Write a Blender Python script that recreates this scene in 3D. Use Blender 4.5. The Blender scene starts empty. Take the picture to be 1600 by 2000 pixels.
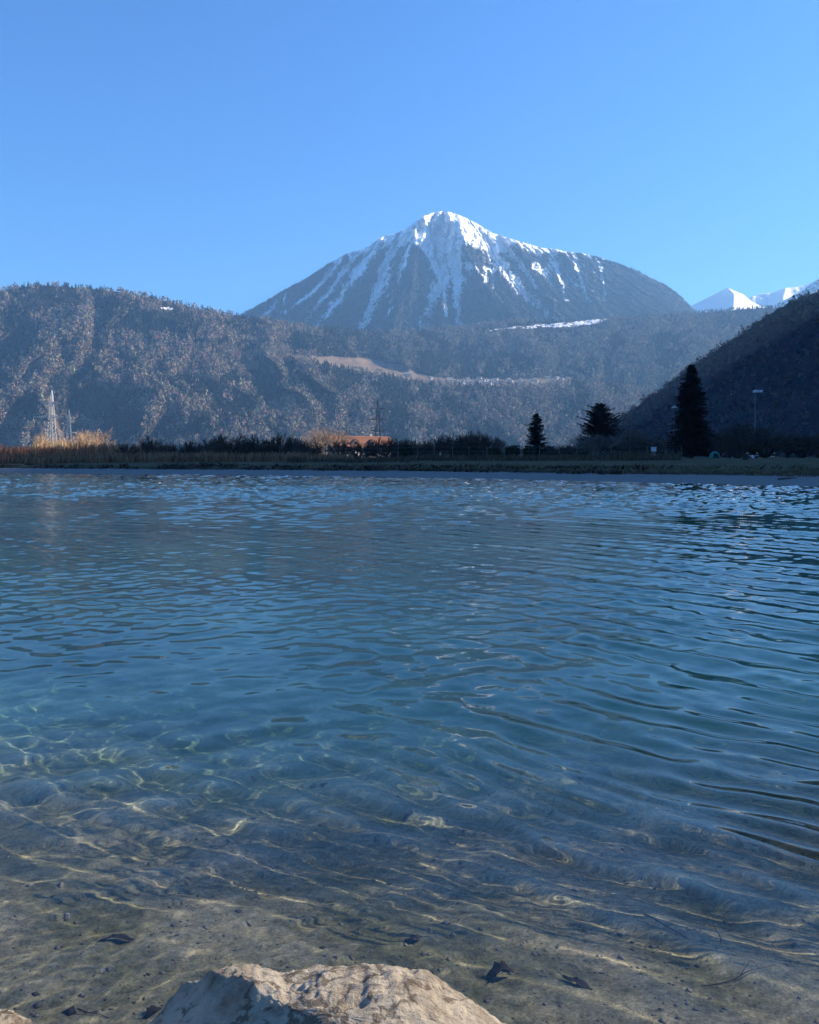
import bpy, bmesh, math, random
import numpy as np
from mathutils import Vector, Matrix

# ------------------------------------------------------------------ camera, sky, sun, exposure
scene = bpy.context.scene
COL = scene.collection
F, HOR, CZ = 1600.0, 893.0, 1.6          # focal length and horizon in photo pixels, eye height above the water
SUN_AZ, SUN_EL = math.radians(75), math.radians(28)

cam_data = bpy.data.cameras.new('camera')
cam = bpy.data.objects.new('camera', cam_data)
COL.objects.link(cam)
cam.location = (0, 0, CZ)
cam.rotation_euler = (math.radians(90), 0, 0)
cam_data.sensor_width = 36.0
cam_data.lens = 36.0 * F / 2000.0
cam_data.shift_y = -(1000.0 - HOR) / 2000.0
cam_data.clip_start = 0.05
cam_data.clip_end = 60000
scene.camera = cam

world = bpy.data.worlds.new('World')
scene.world = world
world.use_nodes = True
wn = world.node_tree
wn.nodes.clear()
sky = wn.nodes.new('ShaderNodeTexSky')
sky.sky_type = 'NISHITA'
sky.sun_disc = False
sky.sun_elevation = SUN_EL
sky.sun_rotation = SUN_AZ
sky.altitude = 500
sky.air_density = 1.0
sky.dust_density = 0.15
sky.ozone_density = 5.0
bg = wn.nodes.new('ShaderNodeBackground')
bg.inputs['Strength'].default_value = 0.10
wo = wn.nodes.new('ShaderNodeOutputWorld')
tint = wn.nodes.new('ShaderNodeMix'); tint.data_type = 'RGBA'; tint.blend_type = 'MULTIPLY'
tint.inputs[0].default_value = 1.0
tint.inputs[7].default_value = (0.43, 0.80, 1.2, 1)
wn.links.new(sky.outputs[0], tint.inputs[6])
wn.links.new(tint.outputs[2], bg.inputs[0])
wn.links.new(bg.outputs[0], wo.inputs[0])

sun_data = bpy.data.lights.new('sun', 'SUN')
sun_data.energy = 5.0
sun_data.angle = math.radians(0.53)
sun_data.color = (1.0, 0.94, 0.86)
sun = bpy.data.objects.new('sun', sun_data)
COL.objects.link(sun)
SUN_DIR = Vector((math.sin(SUN_AZ) * math.cos(SUN_EL), math.cos(SUN_AZ) * math.cos(SUN_EL), math.sin(SUN_EL)))
sun.rotation_euler = SUN_DIR.to_track_quat('Z', 'Y').to_euler()
sun.location = (300, 80, 200)
sun_data.cycles.is_caustics_light = True

scene.view_settings.view_transform = 'Standard'
scene.view_settings.look = 'None'
scene.view_settings.exposure = 1.05
scene.view_settings.gamma = 1.0
scene.view_settings.use_curve_mapping = False
scene.render.engine = 'CYCLES'
scene.cycles.use_denoising = True
scene.cycles.max_bounces = 7
scene.cycles.diffuse_bounces = 2
scene.cycles.glossy_bounces = 3
scene.cycles.transmission_bounces = 6
scene.cycles.adaptive_threshold = 0.02
scene.cycles.transparent_max_bounces = 16
scene.cycles.volume_bounces = 0
scene.cycles.sample_clamp_indirect = 6.0
scene.cycles.blur_glossy = 0.3

rng = np.random.default_rng(11)
random.seed(5)

# ------------------------------------------------------------------ helpers
_P = np.random.default_rng(3).permutation(512)
_V = np.random.default_rng(4).random(512)

def vnoise(x, y, seed=0):
    x = np.asarray(x, float); y = np.asarray(y, float)
    ix = np.floor(x).astype(np.int64); iy = np.floor(y).astype(np.int64)
    fx = x - ix; fy = y - iy
    fx = fx * fx * fx * (fx * (fx * 6 - 15) + 10); fy = fy * fy * fy * (fy * (fy * 6 - 15) + 10)
    def h(a, b):
        return _V[_P[(a + _P[(b + seed * 37) & 511]) & 511]]
    a = h(ix, iy); b = h(ix + 1, iy); c = h(ix, iy + 1); d = h(ix + 1, iy + 1)
    return (a + (b - a) * fx) * (1 - fy) + (c + (d - c) * fx) * fy

def fbm(x, y, octaves=5, seed=0, gain=0.5):
    t = 0; a = 1; n = 0
    for i in range(octaves):
        t = t + a * (vnoise(x * 2 ** i + 13.1 * i, y * 2 ** i + 7.7 * i, seed + i) * 2 - 1)
        n += a; a *= gain
    return t / n

def sst(e0, e1, x):
    t = np.clip((np.asarray(x, float) - e0) / (e1 - e0), 0, 1)
    return t * t * (3 - 2 * t)

def px2w(px, py, d):
    """photo pixel and distance -> a point of the place (metres)"""
    return ((px - 800.0) / F * d, d, CZ + (HOR - py) / F * d)

def mesh_np(name, verts, faces, smooth=False):
    """faces: int array (n,3) or (n,4), or a list of such arrays"""
    me = bpy.data.meshes.new(name)
    if not isinstance(faces, list):
        faces = [faces]
    faces = [np.asarray(f, np.int32) for f in faces if len(f)]
    verts = np.asarray(verts, np.float32)
    nl = sum(f.size for f in faces); nf = sum(len(f) for f in faces)
    me.vertices.add(len(verts)); me.vertices.foreach_set('co', verts.ravel())
    me.loops.add(nl); me.loops.foreach_set('vertex_index', np.concatenate([f.ravel() for f in faces]))
    me.polygons.add(nf)
    tot = np.concatenate([np.full(len(f), f.shape[1], np.int32) for f in faces])
    st = np.concatenate([[0], np.cumsum(tot)[:-1]]).astype(np.int32)
    me.polygons.foreach_set('loop_start', st)
    me.polygons.foreach_set('loop_total', tot)
    if smooth:
        me.polygons.foreach_set('use_smooth', np.ones(nf, bool))
    me.update(calc_edges=True)
    return me

def vcol(me, name, rgb):
    at = me.attributes.new(name, 'FLOAT_COLOR', 'POINT')
    a = np.ones((len(me.vertices), 4), np.float32); a[:, :3] = rgb
    at.data.foreach_set('color', a.ravel())

def link(name, me, mat=None, parent=None, loc=(0, 0, 0), rot=(0, 0, 0), scale=(1, 1, 1)):
    o = bpy.data.objects.new(name, me)
    COL.objects.link(o)
    if mat is not None and me is not None:
        if not me.materials:
            for m in (mat if isinstance(mat, (list, tuple)) else [mat]):
                me.materials.append(m)
    o.parent = parent
    o.location = loc; o.rotation_euler = rot; o.scale = scale
    return o

def tag(o, label, cat, group=None, kind=None):
    o['label'] = label; o['category'] = cat
    if group: o['group'] = group
    if kind: o['kind'] = kind
    return o

def structure(o, label=None):
    o['kind'] = 'structure'
    if label: o['label'] = label
    return o

def empty(name, loc, rz=0.0, scale=1.0):
    o = bpy.data.objects.new(name, None)
    COL.objects.link(o)
    o.location = loc; o.rotation_euler = (0, 0, rz)
    o.scale = (scale, scale, scale) if not isinstance(scale, (tuple, list)) else scale
    return o

def grid_faces(nr, nc):
    i = np.arange(nr * nc).reshape(nr, nc)
    return np.stack([i[:-1, :-1], i[:-1, 1:], i[1:, 1:], i[1:, :-1]], -1).reshape(-1, 4)

class MB:
    """collects simple solids into one mesh"""
    def __init__(s): s.v = []; s.f = []
    def add(s, vs, fs):
        b = len(s.v); s.v += [tuple(v) for v in vs]; s.f += [tuple(b + i for i in f) for f in fs]
    def box(s, x0, x1, y0, y1, z0, z1):
        s.add([(x0, y0, z0), (x1, y0, z0), (x1, y1, z0), (x0, y1, z0), (x0, y0, z1), (x1, y0, z1), (x1, y1, z1), (x0, y1, z1)],
              [(0, 3, 2, 1), (4, 5, 6, 7), (0, 1, 5, 4), (1, 2, 6, 5), (2, 3, 7, 6), (3, 0, 4, 7)])
    def bar(s, a, b, r0, r1=None, n=4):
        a = Vector(a); b = Vector(b); r1 = r0 if r1 is None else r1
        d = (b - a)
        if d.length < 1e-6: return
        d.normalize()
        u = d.orthogonal().normalized(); w = d.cross(u)
        vs = []
        for c, r in ((a, r0), (b, r1)):
            for k in range(n):
                t = 2 * math.pi * k / n
                vs.append(c + (u * math.cos(t) + w * math.sin(t)) * r)
        fs = [(k, (k + 1) % n, n + (k + 1) % n, n + k) for k in range(n)]
        fs += [tuple(range(n - 1, -1, -1)), tuple(range(n, 2 * n))]
        s.add(vs, fs)
    def mesh(s, name, smooth=False):
        me = bpy.data.meshes.new(name)
        me.from_pydata([tuple(v) for v in s.v], [], s.f)
        if smooth:
            for p in me.polygons: p.use_smooth = True
        me.update()
        return me

def new_mat(name):
    m = bpy.data.materials.new(name); m.use_nodes = True
    nt = m.node_tree; nt.nodes.clear()
    out = nt.nodes.new('ShaderNodeOutputMaterial')
    return m, nt, out

def N(nt, typ, **kw):
    n = nt.nodes.new(typ)
    for k, v in kw.items():
        if k in n.inputs: n.inputs[k].default_value = v
        else: setattr(n, k, v)
    return n

def noise_node(nt, scale, detail=4, rough=0.55, vec=None, dist=0.0):
    n = nt.nodes.new('ShaderNodeTexNoise')
    n.inputs['Scale'].default_value = scale; n.inputs['Detail'].default_value = detail
    n.inputs['Roughness'].default_value = rough; n.inputs['Distortion'].default_value = dist
    if vec is not None: nt.links.new(vec, n.inputs['Vector'])
    return n

def ramp(nt, fac, stops):
    r = nt.nodes.new('ShaderNodeValToRGB')
    el = r.color_ramp.elements
    while len(el) > 1: el.remove(el[0])
    el[0].position = stops[0][0]; el[0].color = (*stops[0][1], 1)
    for p, c in stops[1:]:
        e = el.new(p); e.color = (*c, 1)
    nt.links.new(fac, r.inputs[0])
    return r

def mixc(nt, fac, a, b):
    m = nt.nodes.new('ShaderNodeMix'); m.data_type = 'RGBA'
    for sock, v in ((m.inputs[0], fac), (m.inputs[6], a), (m.inputs[7], b)):
        if isinstance(v, (int, float)): sock.default_value = v
        elif isinstance(v, tuple): sock.default_value = (*v, 1)
        else: nt.links.new(v, sock)
    return m.outputs[2]

def simple_mat(name, c1, c2, scale=5.0, rough=0.85, bump=0.0, metal=0.0, detail=4, dist=0.02, attr=None):
    m, nt, out = new_mat(name)
    tc = nt.nodes.new('ShaderNodeTexCoord')
    n = noise_node(nt, scale, detail, 0.6, tc.outputs['Object'])
    r = ramp(nt, n.outputs[0], [(0.3, c1), (0.7, c2)])
    col = r.outputs[0]
    if attr:
        a = nt.nodes.new('ShaderNodeAttribute'); a.attribute_name = attr
        mm = nt.nodes.new('ShaderNodeMix'); mm.data_type = 'RGBA'; mm.blend_type = 'MULTIPLY'
        mm.inputs[0].default_value = 1.0
        nt.links.new(col, mm.inputs[6]); nt.links.new(a.outputs[0], mm.inputs[7])
        col = mm.outputs[2]
    b = N(nt, 'ShaderNodeBsdfPrincipled', Roughness=rough, Metallic=metal)
    b.inputs['Specular IOR Level'].default_value = 0.25
    nt.links.new(col, b.inputs['Base Color'])
    if bump:
        bp = nt.nodes.new('ShaderNodeBump'); bp.inputs['Strength'].default_value = bump; bp.inputs['Distance'].default_value = dist
        nt.links.new(n.outputs[0], bp.inputs['Height']); nt.links.new(bp.outputs[0], b.inputs['Normal'])
    nt.links.new(b.outputs[0], out.inputs[0])
    return m

# ------------------------------------------------------------------ ground: lake bed, beach, bank and valley floor in one sheet
SHX = np.array([-600, -300, -120, -60, -41.5, -18, 0, 13, 22, 30, 40, 55, 80, 140])
SHY = np.array([170, 140, 104, 88.5, 83, 73, 64, 53, 44, 34, 20, 4, -20, -60])

def shore_q(x, y):
    """metres inland of the far waterline (negative: out in the lake)"""
    ys = np.interp(x, SHX, SHY) + 0.9 * fbm(x / 9.0, y / 30.0, 3, 5)
    sl = np.interp(x, SHX[:-1] + np.diff(SHX) / 2, np.diff(SHY) / np.diff(SHX))
    return (y - ys) / np.sqrt(1 + sl * sl)

def ground_z(x, y):
    x = np.asarray(x, float); y = np.asarray(y, float)
    q = shore_q(x, y)
    # far bank: beach, wave-cut step with turf, meadow, valley floor
    step = 6.5 + 1.6 * fbm(x / 4.0, y / 4.0, 3, 9) + 0.6 * fbm(x / 1.3, y / 1.3, 2, 19)
    st = np.where(x > 0, 0.28, 0.16)
    zf = np.interp(q, [-60, -25, -8, 0, 6, 8, 25, 60, 200], [-4.2, -3.2, -1.3, 0, 0.36, 0.42, 0.85, 1.15, 1.25])
    zf = zf + st * sst(step, step + 0.5, q)
    lump = np.clip(1 - np.abs(q - step - 2.0) / 3.0, 0, 1)
    zf = zf + lump * (0.16 * fbm(x / 1.6, y / 1.6, 3, 21) + 0.05) + 0.06 * fbm(x / 7, y / 7, 3, 8) * sst(0, 6, q)
    # near shore where the photographer stands
    yn = y + 0.12 * fbm(x / 1.5, y / 1.5, 3, 14) - 0.03 * np.maximum(np.abs(x) - 1.5, 0)
    zn = np.interp(yn, [-12, -4, 0.2, 1.0, 2.3, 3.0, 4.0, 6.0, 10, 20, 40], [1.2, 0.75, 0.22, 0.0, -0.17, -0.40, -0.78, -1.35, -2.2, -3.4, -4.4])
    zn = zn + 0.03 * fbm(x / 1.1, y / 1.1, 3, 31) * sst(0.0, 0.3, -zn) + 0.004 * fbm(x / 0.22, y / 0.22, 3, 33)
    z = np.maximum(zn, zf)
    return z

def spaced(parts):
    out = []
    for a, b, n in parts:
        out.append(np.linspace(a, b, n, endpoint=False))
    out.append([parts[-1][1]])
    return np.concatenate(out)

gx = spaced([(-9000, -600, 24), (-600, -90, 50), (-90, -12, 130), (-12, -3, 60), (-3, 3.2, 150), (3.2, 12, 60), (12, 60, 130), (60, 600, 40), (600, 9000, 24)])
gy = spaced([(-400, -12, 12), (-12, 0.6, 30), (0.6, 6, 150), (6, 14, 70), (14, 40, 60), (40, 125, 190), (125, 300, 30), (300, 3000, 40), (3000, 8500, 10)])
GX, GY = np.meshgrid(gx, gy)
GZ = ground_z(GX, GY)
me = mesh_np('ground', np.stack([GX, GY, GZ], -1).reshape(-1, 3), grid_faces(len(gy), len(gx)), True)

m, nt, out = new_mat('ground')
geo = nt.nodes.new('ShaderNodeNewGeometry')
sep = nt.nodes.new('ShaderNodeSeparateXYZ'); nt.links.new(geo.outputs['Position'], sep.inputs[0])
POS = geo.outputs['Position']
# lake bed: silt, algae, gravel
nb = noise_node(nt, 1.7, 5, 0.6, POS)
nf = noise_node(nt, 22.0, 6, 0.7, POS)
nv = nt.nodes.new('ShaderNodeTexVoronoi'); nv.inputs['Scale'].default_value = 55; nt.links.new(POS, nv.inputs['Vector'])
bed1 = ramp(nt, nf.outputs[0], [(0.28, (0.09, 0.083, 0.055)), (0.48, (0.215, 0.20, 0.135)), (0.62, (0.30, 0.28, 0.195)), (0.8, (0.46, 0.43, 0.31))])
bed2 = ramp(nt, nb.outputs[0], [(0.35, (0.5, 0.55, 0.45)), (0.6, (1.0, 1.0, 1.0))])
mm = nt.nodes.new('ShaderNodeMix'); mm.data_type = 'RGBA'; mm.blend_type = 'MULTIPLY'; mm.inputs[0].default_value = 1
nt.links.new(bed1.outputs[0], mm.inputs[6]); nt.links.new(bed2.outputs[0], mm.inputs[7])
speck = ramp(nt, nv.outputs['Color'], [(0.0, (0.0, 0.0, 0.0)), (0.93, (0.0, 0.0, 0.0)), (0.95, (0.6, 0.6, 0.6))])
nv2 = nt.nodes.new('ShaderNodeTexVoronoi'); nv2.inputs['Scale'].default_value = 130; nt.links.new(POS, nv2.inputs['Vector'])
grain = ramp(nt, nv2.outputs['Color'], [(0.1, (0.45, 0.45, 0.42)), (0.5, (1, 1, 1)), (0.9, (1.7, 1.65, 1.5))])
mm2 = nt.nodes.new('ShaderNodeMix'); mm2.data_type = 'RGBA'; mm2.blend_type = 'MULTIPLY'; mm2.inputs[0].default_value = 0.5
nt.links.new(mm.outputs[2], mm2.inputs[6]); nt.links.new(grain.outputs[0], mm2.inputs[7])
bed = mixc(nt, speck.outputs[0], mm2.outputs[2], (0.30, 0.30, 0.27))
# teal painted onto the deep bed stands in for light filtered by the water
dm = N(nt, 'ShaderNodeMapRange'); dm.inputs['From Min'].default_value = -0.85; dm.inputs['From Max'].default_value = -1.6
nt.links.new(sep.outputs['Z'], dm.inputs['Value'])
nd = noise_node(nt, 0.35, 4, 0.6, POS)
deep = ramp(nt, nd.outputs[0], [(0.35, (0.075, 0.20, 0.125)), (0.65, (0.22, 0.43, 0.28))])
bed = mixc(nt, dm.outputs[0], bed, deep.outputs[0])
# beach gravel
ng = noise_node(nt, 9.0, 6, 0.7, POS)
beach = ramp(nt, ng.outputs[0], [(0.3, (0.10, 0.097, 0.09)), (0.7, (0.27, 0.26, 0.24))])
# meadow
ngr = noise_node(nt, 0.6, 6, 0.7, POS)
grass = ramp(nt, ngr.outputs[0], [(0.3, (0.045, 0.037, 0.018)), (0.55, (0.08, 0.068, 0.032)), (0.75, (0.14, 0.11, 0.058))])
def zmask(lo, hi, warp):
    w = noise_node(nt, warp, 4, 0.6, POS)
    ad = N(nt, 'ShaderNodeMath', operation='MULTIPLY_ADD'); ad.inputs[1].default_value = 0.22; ad.inputs[2].default_value = -0.11
    nt.links.new(w.outputs[0], ad.inputs[0])
    s2 = N(nt, 'ShaderNodeMath', operation='ADD'); nt.links.new(ad.outputs[0], s2.inputs[0]); nt.links.new(sep.outputs['Z'], s2.inputs[1])
    r = N(nt, 'ShaderNodeMapRange'); r.inputs['From Min'].default_value = lo; r.inputs['From Max'].default_value = hi
    nt.links.new(s2.outputs[0], r.inputs['Value'])
    return r.outputs[0]
c = mixc(nt, zmask(-0.02, 0.03, 2.0), bed, beach.outputs[0])
c = mixc(nt, zmask(0.38, 0.44, 1.1), c, (0.045, 0.036, 0.025))
c = mixc(nt, zmask(0.52, 0.62, 0.5), c, grass.outputs[0])
b = N(nt, 'ShaderNodeBsdfPrincipled', Roughness=0.95)
b.inputs['Specular IOR Level'].default_value = 0.1
nt.links.new(c, b.inputs['Base Color'])
bp = nt.nodes.new('ShaderNodeBump'); bp.inputs['Strength'].default_value = 0.8; bp.inputs['Distance'].default_value = 0.015
nt.links.new(nf.outputs[0], bp.inputs['Height']); nt.links.new(bp.outputs[0], b.inputs['Normal'])
nt.links.new(b.outputs[0], out.inputs[0])
ground = structure(link('ground', me, m))
ground.cycles.is_caustics_receiver = True

# ------------------------------------------------------------------ water
def wave_set(n, lmin, lmax, mean_dir, spread, slope, seed):
    r = np.random.default_rng(seed)
    L = np.exp(r.uniform(np.log(lmin), np.log(lmax), n))
    th = np.radians(mean_dir) + np.radians(spread) * r.standard_normal(n)
    k = 2 * np.pi / L
    a = slope * math.sqrt(2.0 / n) / k
    return k * np.cos(th), k * np.sin(th), a, r.uniform(0, 2 * np.pi, n)

# crests run from upper left to lower right: waves travel towards the lower left of the picture
W_LONG = wave_set(9, 0.40, 0.85, 224, 9, 0.060, 1)
W_SHORT = wave_set(9, 0.24, 0.5, 222, 10, 0.070, 12)
W_MID = wave_set(34, 0.15, 0.40, 250, 58, 0.066, 2)
W_CROSS = wave_set(10, 0.3, 1.0, 305, 25, 0.026, 3)
W_FINE = wave_set(20, 0.05, 0.13, 312, 26, 0.015, 4)
W_CHOP = wave_set(44, 0.32, 0.95, 258, 40, 0.20, 6)

def wsum(w, x, y, sharp=0.0):
    z = np.zeros_like(x)
    for kx, ky, a, p in zip(*w):
        ph = kx * x + ky * y + p
        z += a * np.sin(ph)
        if sharp: z -= sharp * a * np.cos(2 * ph)
    return z

def water_z(x, y):
    wx = x + 0.25 * fbm(x / 2.5, y / 2.5, 2, 41); wy = y + 0.25 * fbm(x / 2.5 + 9, y / 2.5, 2, 43)
    e1 = 0.55 + 0.9 * vnoise(x / 5, y / 8, 51)
    e2 = 0.35 + 1.1 * vnoise(x / 2.2, y / 3.0, 53)
    e3 = 1.5 * sst(0.3, 0.8, vnoise(x / 0.9, y / 0.9, 55)) * (1 - 0.75 * sst(-0.1, 1.0, x)) * (1 - 0.7 * sst(3.0, 4.6, y)) + 0.1
    far = sst(16, 34, y + 6 * fbm(x / 12, y / 9, 2, 59))
    near = 1 - sst(5, 9, y)
    shallow = 0.28 + 0.72 * sst(2.2, 4.0, y)
    right = 0.34 + 0.9 * sst(-0.15, 0.35, x / (y + 1.0))
    z = shallow * (right * e1 * (wsum(W_LONG, wx, wy, 0.22) * (1 - 0.5 * far) * (0.35 + 0.55 * sst(4, 8, y)) + wsum(W_SHORT, wx, wy, 0.2) * (1 - 0.7 * sst(5, 12, y))) + e2 * wsum(W_MID, wx, wy, 0.22) * (1 - far) * (0.22 + 0.62 * sst(4, 9, y)) + e2 * wsum(W_CROSS, x, y) * (1 - far) * (1 - 0.3 * sst(5, 9, y)))
    nr = y[:, 0] < 9.5
    if nr.any():
        z[nr] += (e3 * near)[nr] * wsum(W_FINE, x[nr], y[nr])
    fr = y[:, 0] > 10
    if fr.any():
        z[fr] += (far * (0.6 + 0.8 * vnoise(x / 9, y / 6, 57)))[fr] * wsum(W_CHOP, x[fr], y[fr])
    return z

wy_ = [0.3]
while wy_[-1] < 175:
    y = wy_[-1]
    wy_.append(y + (0.03 if y < 1.6 else 0.0105 if y < 4.2 else 0.016 if y < 6 else max(0.024, 0.0048 * y) if y < 25 else 0.006 * y))
wy_ = np.array(wy_)
u_in = np.linspace(-0.72, 0.72, 470)
side = 0.72 + 2.6 * np.linspace(0, 1, 26)[1:] ** 2.2
u = np.concatenate([-side[::-1], u_in, side])
WX = u[None, :] * (wy_[:, None] + 1.0); WY = np.repeat(wy_[:, None], len(u), 1)
WZ = water_z(WX, WY)
print('water grid', WX.shape)
top = np.stack([WX, WY, WZ], -1).reshape(-1, 3)
nr_, nc_ = WX.shape
fa = grid_faces(nr_, nc_)
me = mesh_np('lake_water', top, fa, True)
m, nt, out = new_mat('lake_water')
g = N(nt, 'ShaderNodeBsdfGlass', IOR=1.333, Roughness=0.0)
g.inputs['Color'].default_value = (1, 1, 1, 1)
nt.links.new(g.outputs[0], out.inputs[0])
water = structure(link('lake_water', me, m), 'clear rippled lake water')
water.cycles.is_caustics_caster = True

# ------------------------------------------------------------------ mountains and hills
def poly_dist(X, Y, pts):
    best = np.full(X.shape, 1e9)
    for (x0, y0), (x1, y1) in zip(pts[:-1], pts[1:]):
        dx, dy = x1 - x0, y1 - y0
        t = np.clip(((X - x0) * dx + (Y - y0) * dy) / (dx * dx + dy * dy), 0, 1)
        best = np.minimum(best, np.hypot(X - x0 - t * dx, Y - y0 - t * dy))
    return best

def face_mesh(name, crest, base, px0, px1, ncol, nrow, depth_fn, extra_fn=None, jag=0.0, back=900.0):
    """a mountain face: columns across, rows from the foot to the crest, then a back slope.
    depth_fn(px, py, v) gives the distance of each surface point"""
    cx = np.linspace(px0, px1, ncol)
    cy = np.interp(cx, [c[0] for c in crest], [c[1] for c in crest])
    if jag: cy = cy + jag * (fbm(cx / 14.0, cx * 0, 3, 61) + 0.7 * (vnoise(cx / 2.3, cx * 0, 63) - 0.5))
    v = np.linspace(0, 1, nrow)
    PX = np.repeat(cx[None], nrow, 0)
    PY = base + (cy[None] - base) * v[:, None]
    D = depth_fn(PX, PY, np.repeat(v[:, None], ncol, 1))
    P = np.stack(px2w(PX, PY, D), -1)
    # back slope
    k = P[-1:].copy()
    rows = [P]
    for s in (0.35, 1.0):
        b_ = k.copy(); f = 1 + back * s / b_[..., 1]
        b_[..., 0] *= f; b_[..., 1] *= f; b_[..., 2] -= back * s * 0.75
        rows.append(b_)
    allp = np.concatenate(rows, 0)
    me = mesh_np(name, allp.reshape(-1, 3), grid_faces(nrow + 2, ncol), True)
    att = np.zeros((nrow + 2, ncol, 3), np.float32)
    if extra_fn is not None:
        a = extra_fn(PX, PY)
        att[:nrow] = a; att[nrow:] = a[-1:]
    vcol(me, 'cover', att.reshape(-1, 3))
    return me

def mountain_mat(name, rock1, rock2, snow_scale, aniso=(1, 1, 0.35), hard=0.06, snow_c=(0.86, 0.87, 0.9)):
    m, nt, out = new_mat(name)
    geo = nt.nodes.new('ShaderNodeNewGeometry')
    mp = nt.nodes.new('ShaderNodeMapping'); mp.inputs['Scale'].default_value = aniso
    nt.links.new(geo.outputs['Position'], mp.inputs[0])
    n1 = noise_node(nt, snow_scale, 7, 0.72, mp.outputs[0], 0.3)
    n2 = noise_node(nt, snow_scale * 0.25, 5, 0.6, geo.outputs['Position'])
    at = nt.nodes.new('ShaderNodeAttribute'); at.attribute_name = 'cover'
    sp = nt.nodes.new('ShaderNodeSeparateColor'); nt.links.new(at.outputs['Color'], sp.inputs[0])
    ad = N(nt, 'ShaderNodeMath', operation='MULTIPLY_ADD'); ad.inputs[1].default_value = 2.6; ad.inputs[2].default_value = -1.3
    nt.links.new(n1.outputs[0], ad.inputs[0])
    s = N(nt, 'ShaderNodeMath', operation='ADD'); nt.links.new(ad.outputs[0], s.inputs[0]); nt.links.new(sp.outputs[0], s.inputs[1])
    mr = N(nt, 'ShaderNodeMapRange'); mr.inputs['From Min'].default_value = 0.5 - hard; mr.inputs['From Max'].default_value = 0.5 + hard
    nt.links.new(s.outputs[0], mr.inputs['Value'])
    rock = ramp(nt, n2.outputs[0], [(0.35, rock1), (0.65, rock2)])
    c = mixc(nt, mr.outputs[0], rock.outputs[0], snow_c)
    b = N(nt, 'ShaderNodeBsdfPrincipled', Roughness=0.9)
    b.inputs['Specular IOR Level'].default_value = 0.1
    nt.links.new(c, b.inputs['Base Color'])
    bp = nt.nodes.new('ShaderNodeBump'); bp.inputs['Strength'].default_value = 0.5; bp.inputs['Distance'].default_value = 12.0
    nt.links.new(n1.outputs[0], bp.inputs['Height']); nt.links.new(bp.outputs[0], b.inputs['Normal'])
    nt.links.new(b.outputs[0], out.inputs[0])
    return m

# --- the great snow-capped mountain
M_CREST = [(420, 650), (470, 615), (520, 588), (560, 563), (600, 543), (640, 516), (680, 494), (700, 489), (720, 480), (740, 466), (760, 459), (785, 451), (800, 441),
           (815, 430), (830, 420), (843, 415), (860, 412), (880, 414), (900, 421), (920, 430), (945, 444), (965, 456), (985, 462), (1010, 471), (1060, 484), (1085, 487), (1100, 491),
           (1150, 497), (1200, 511), (1250, 531), (1300, 556), (1330, 578), (1355, 605), (1380, 640), (1420, 690)]
RIBS = [([(873, 413), (899, 440), (907, 470), (930, 530), (975, 590), (1040, 650)], 150, 26),
        ([(838, 416), (806, 442), (812, 466), (800, 540), (780, 600), (760, 655)], 165, 28),
        ([(868, 540), (864, 600), (866, 655)], 60, 14),
        ([(1005, 470), (1050, 540), (1110, 650)], 90, 24), ([(1100, 492), (1150, 560), (1200, 655)], 60, 22),
        ([(1200, 512), (1260, 575), (1310, 655)], 60, 24), ([(748, 466), (700, 545), (650, 655)], 90, 24),
        ([(690, 492), (632, 560), (570, 655)], 80, 22), ([(640, 518), (572, 590), (520, 655)], 50, 20)]
GULLY = [([(868, 418), (853, 468), (849, 500), (868, 538), (846, 590), (826, 645)], 150, 18, 13),
         ([(890, 470), (893, 540), (893, 600), (899, 645)], 60, 13, 9), ([(945, 462), (975, 510), (1020, 568), (1060, 605), (1090, 632)], 90, 15, 11),
         ([(778, 462), (756, 510), (736, 570), (704, 645)], 70, 15, 9), ([(735, 478), (702, 530), (652, 600), (612, 648)], 70, 15, 9),
         ([(700, 492), (660, 545), (600, 625)], 40, 12, 5), ([(665, 506), (622, 562), (556, 612)], 30, 12, 5), ([(980, 468), (1020, 520), (1048, 562)], 40, 12, 5),
         ([(1075, 490), (1095, 545), (1108, 585)], 30, 11, 4), ([(1120, 500), (1150, 590)], 15, 9, 2.5), ([(1172, 512), (1184, 575)], 15, 9, 2.5), ([(540, 590), (518, 614)], 10, 8, 6),
         ([(864, 560), (872, 615)], 10, 8, 6), ([(560, 575), (548, 612)], 8, 8, 2.5), ([(800, 480), (790, 520)], 12, 8, 4), ([(770, 600), (758, 612)], 5, 8, 2)]

def m_warp(PX, PY):
    return PX + 6 * fbm(PX / 16, PY / 16, 3, 73) + 2.5 * fbm(PX / 5, PY / 5, 2, 74)

def m_gully(PX, PY):
    """0 on the crests of the spurs, rising to 1 in the gullies between them"""
    th = (PX - 865) / (PY - 290) + 0.05 * fbm(PX / 40, PY / 40, 3, 77)
    rd = lambda f, g, sd: 1 - np.minimum(1, np.abs(fbm(th * f, PY / g, 2, sd)) * 2.6)
    return 0.5 * rd(9, 150, 71) + 0.32 * rd(23, 90, 72) + 0.18 * rd(55, 50, 79)

def m_depth(PX0, PY, v):
    PX = m_warp(PX0, PY)
    d = 4750 + 1000 * v ** 1.1 + 380 * (np.abs(PX0 - 870) / 480) ** 2
    for pts, amp, w in RIBS:
        d -= (1.7 + 0.45 * sst(520, 440, PY) * sst(412, 440, PY)) * amp * np.exp(-poly_dist(PX, PY, pts) / w)
    for pts, amp, w, sw in GULLY:
        d += 1.2 * amp * np.exp(-poly_dist(PX, PY, pts) / w)
    th = (PX - 865) / (PY - 300)
    d += 150 * (m_gully(PX, PY) - 0.4) * sst(0, 0.25, 1 - v + 0.15) + 36 * fbm(PX / 9, PY / 14, 4, 75)
    return d

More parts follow.
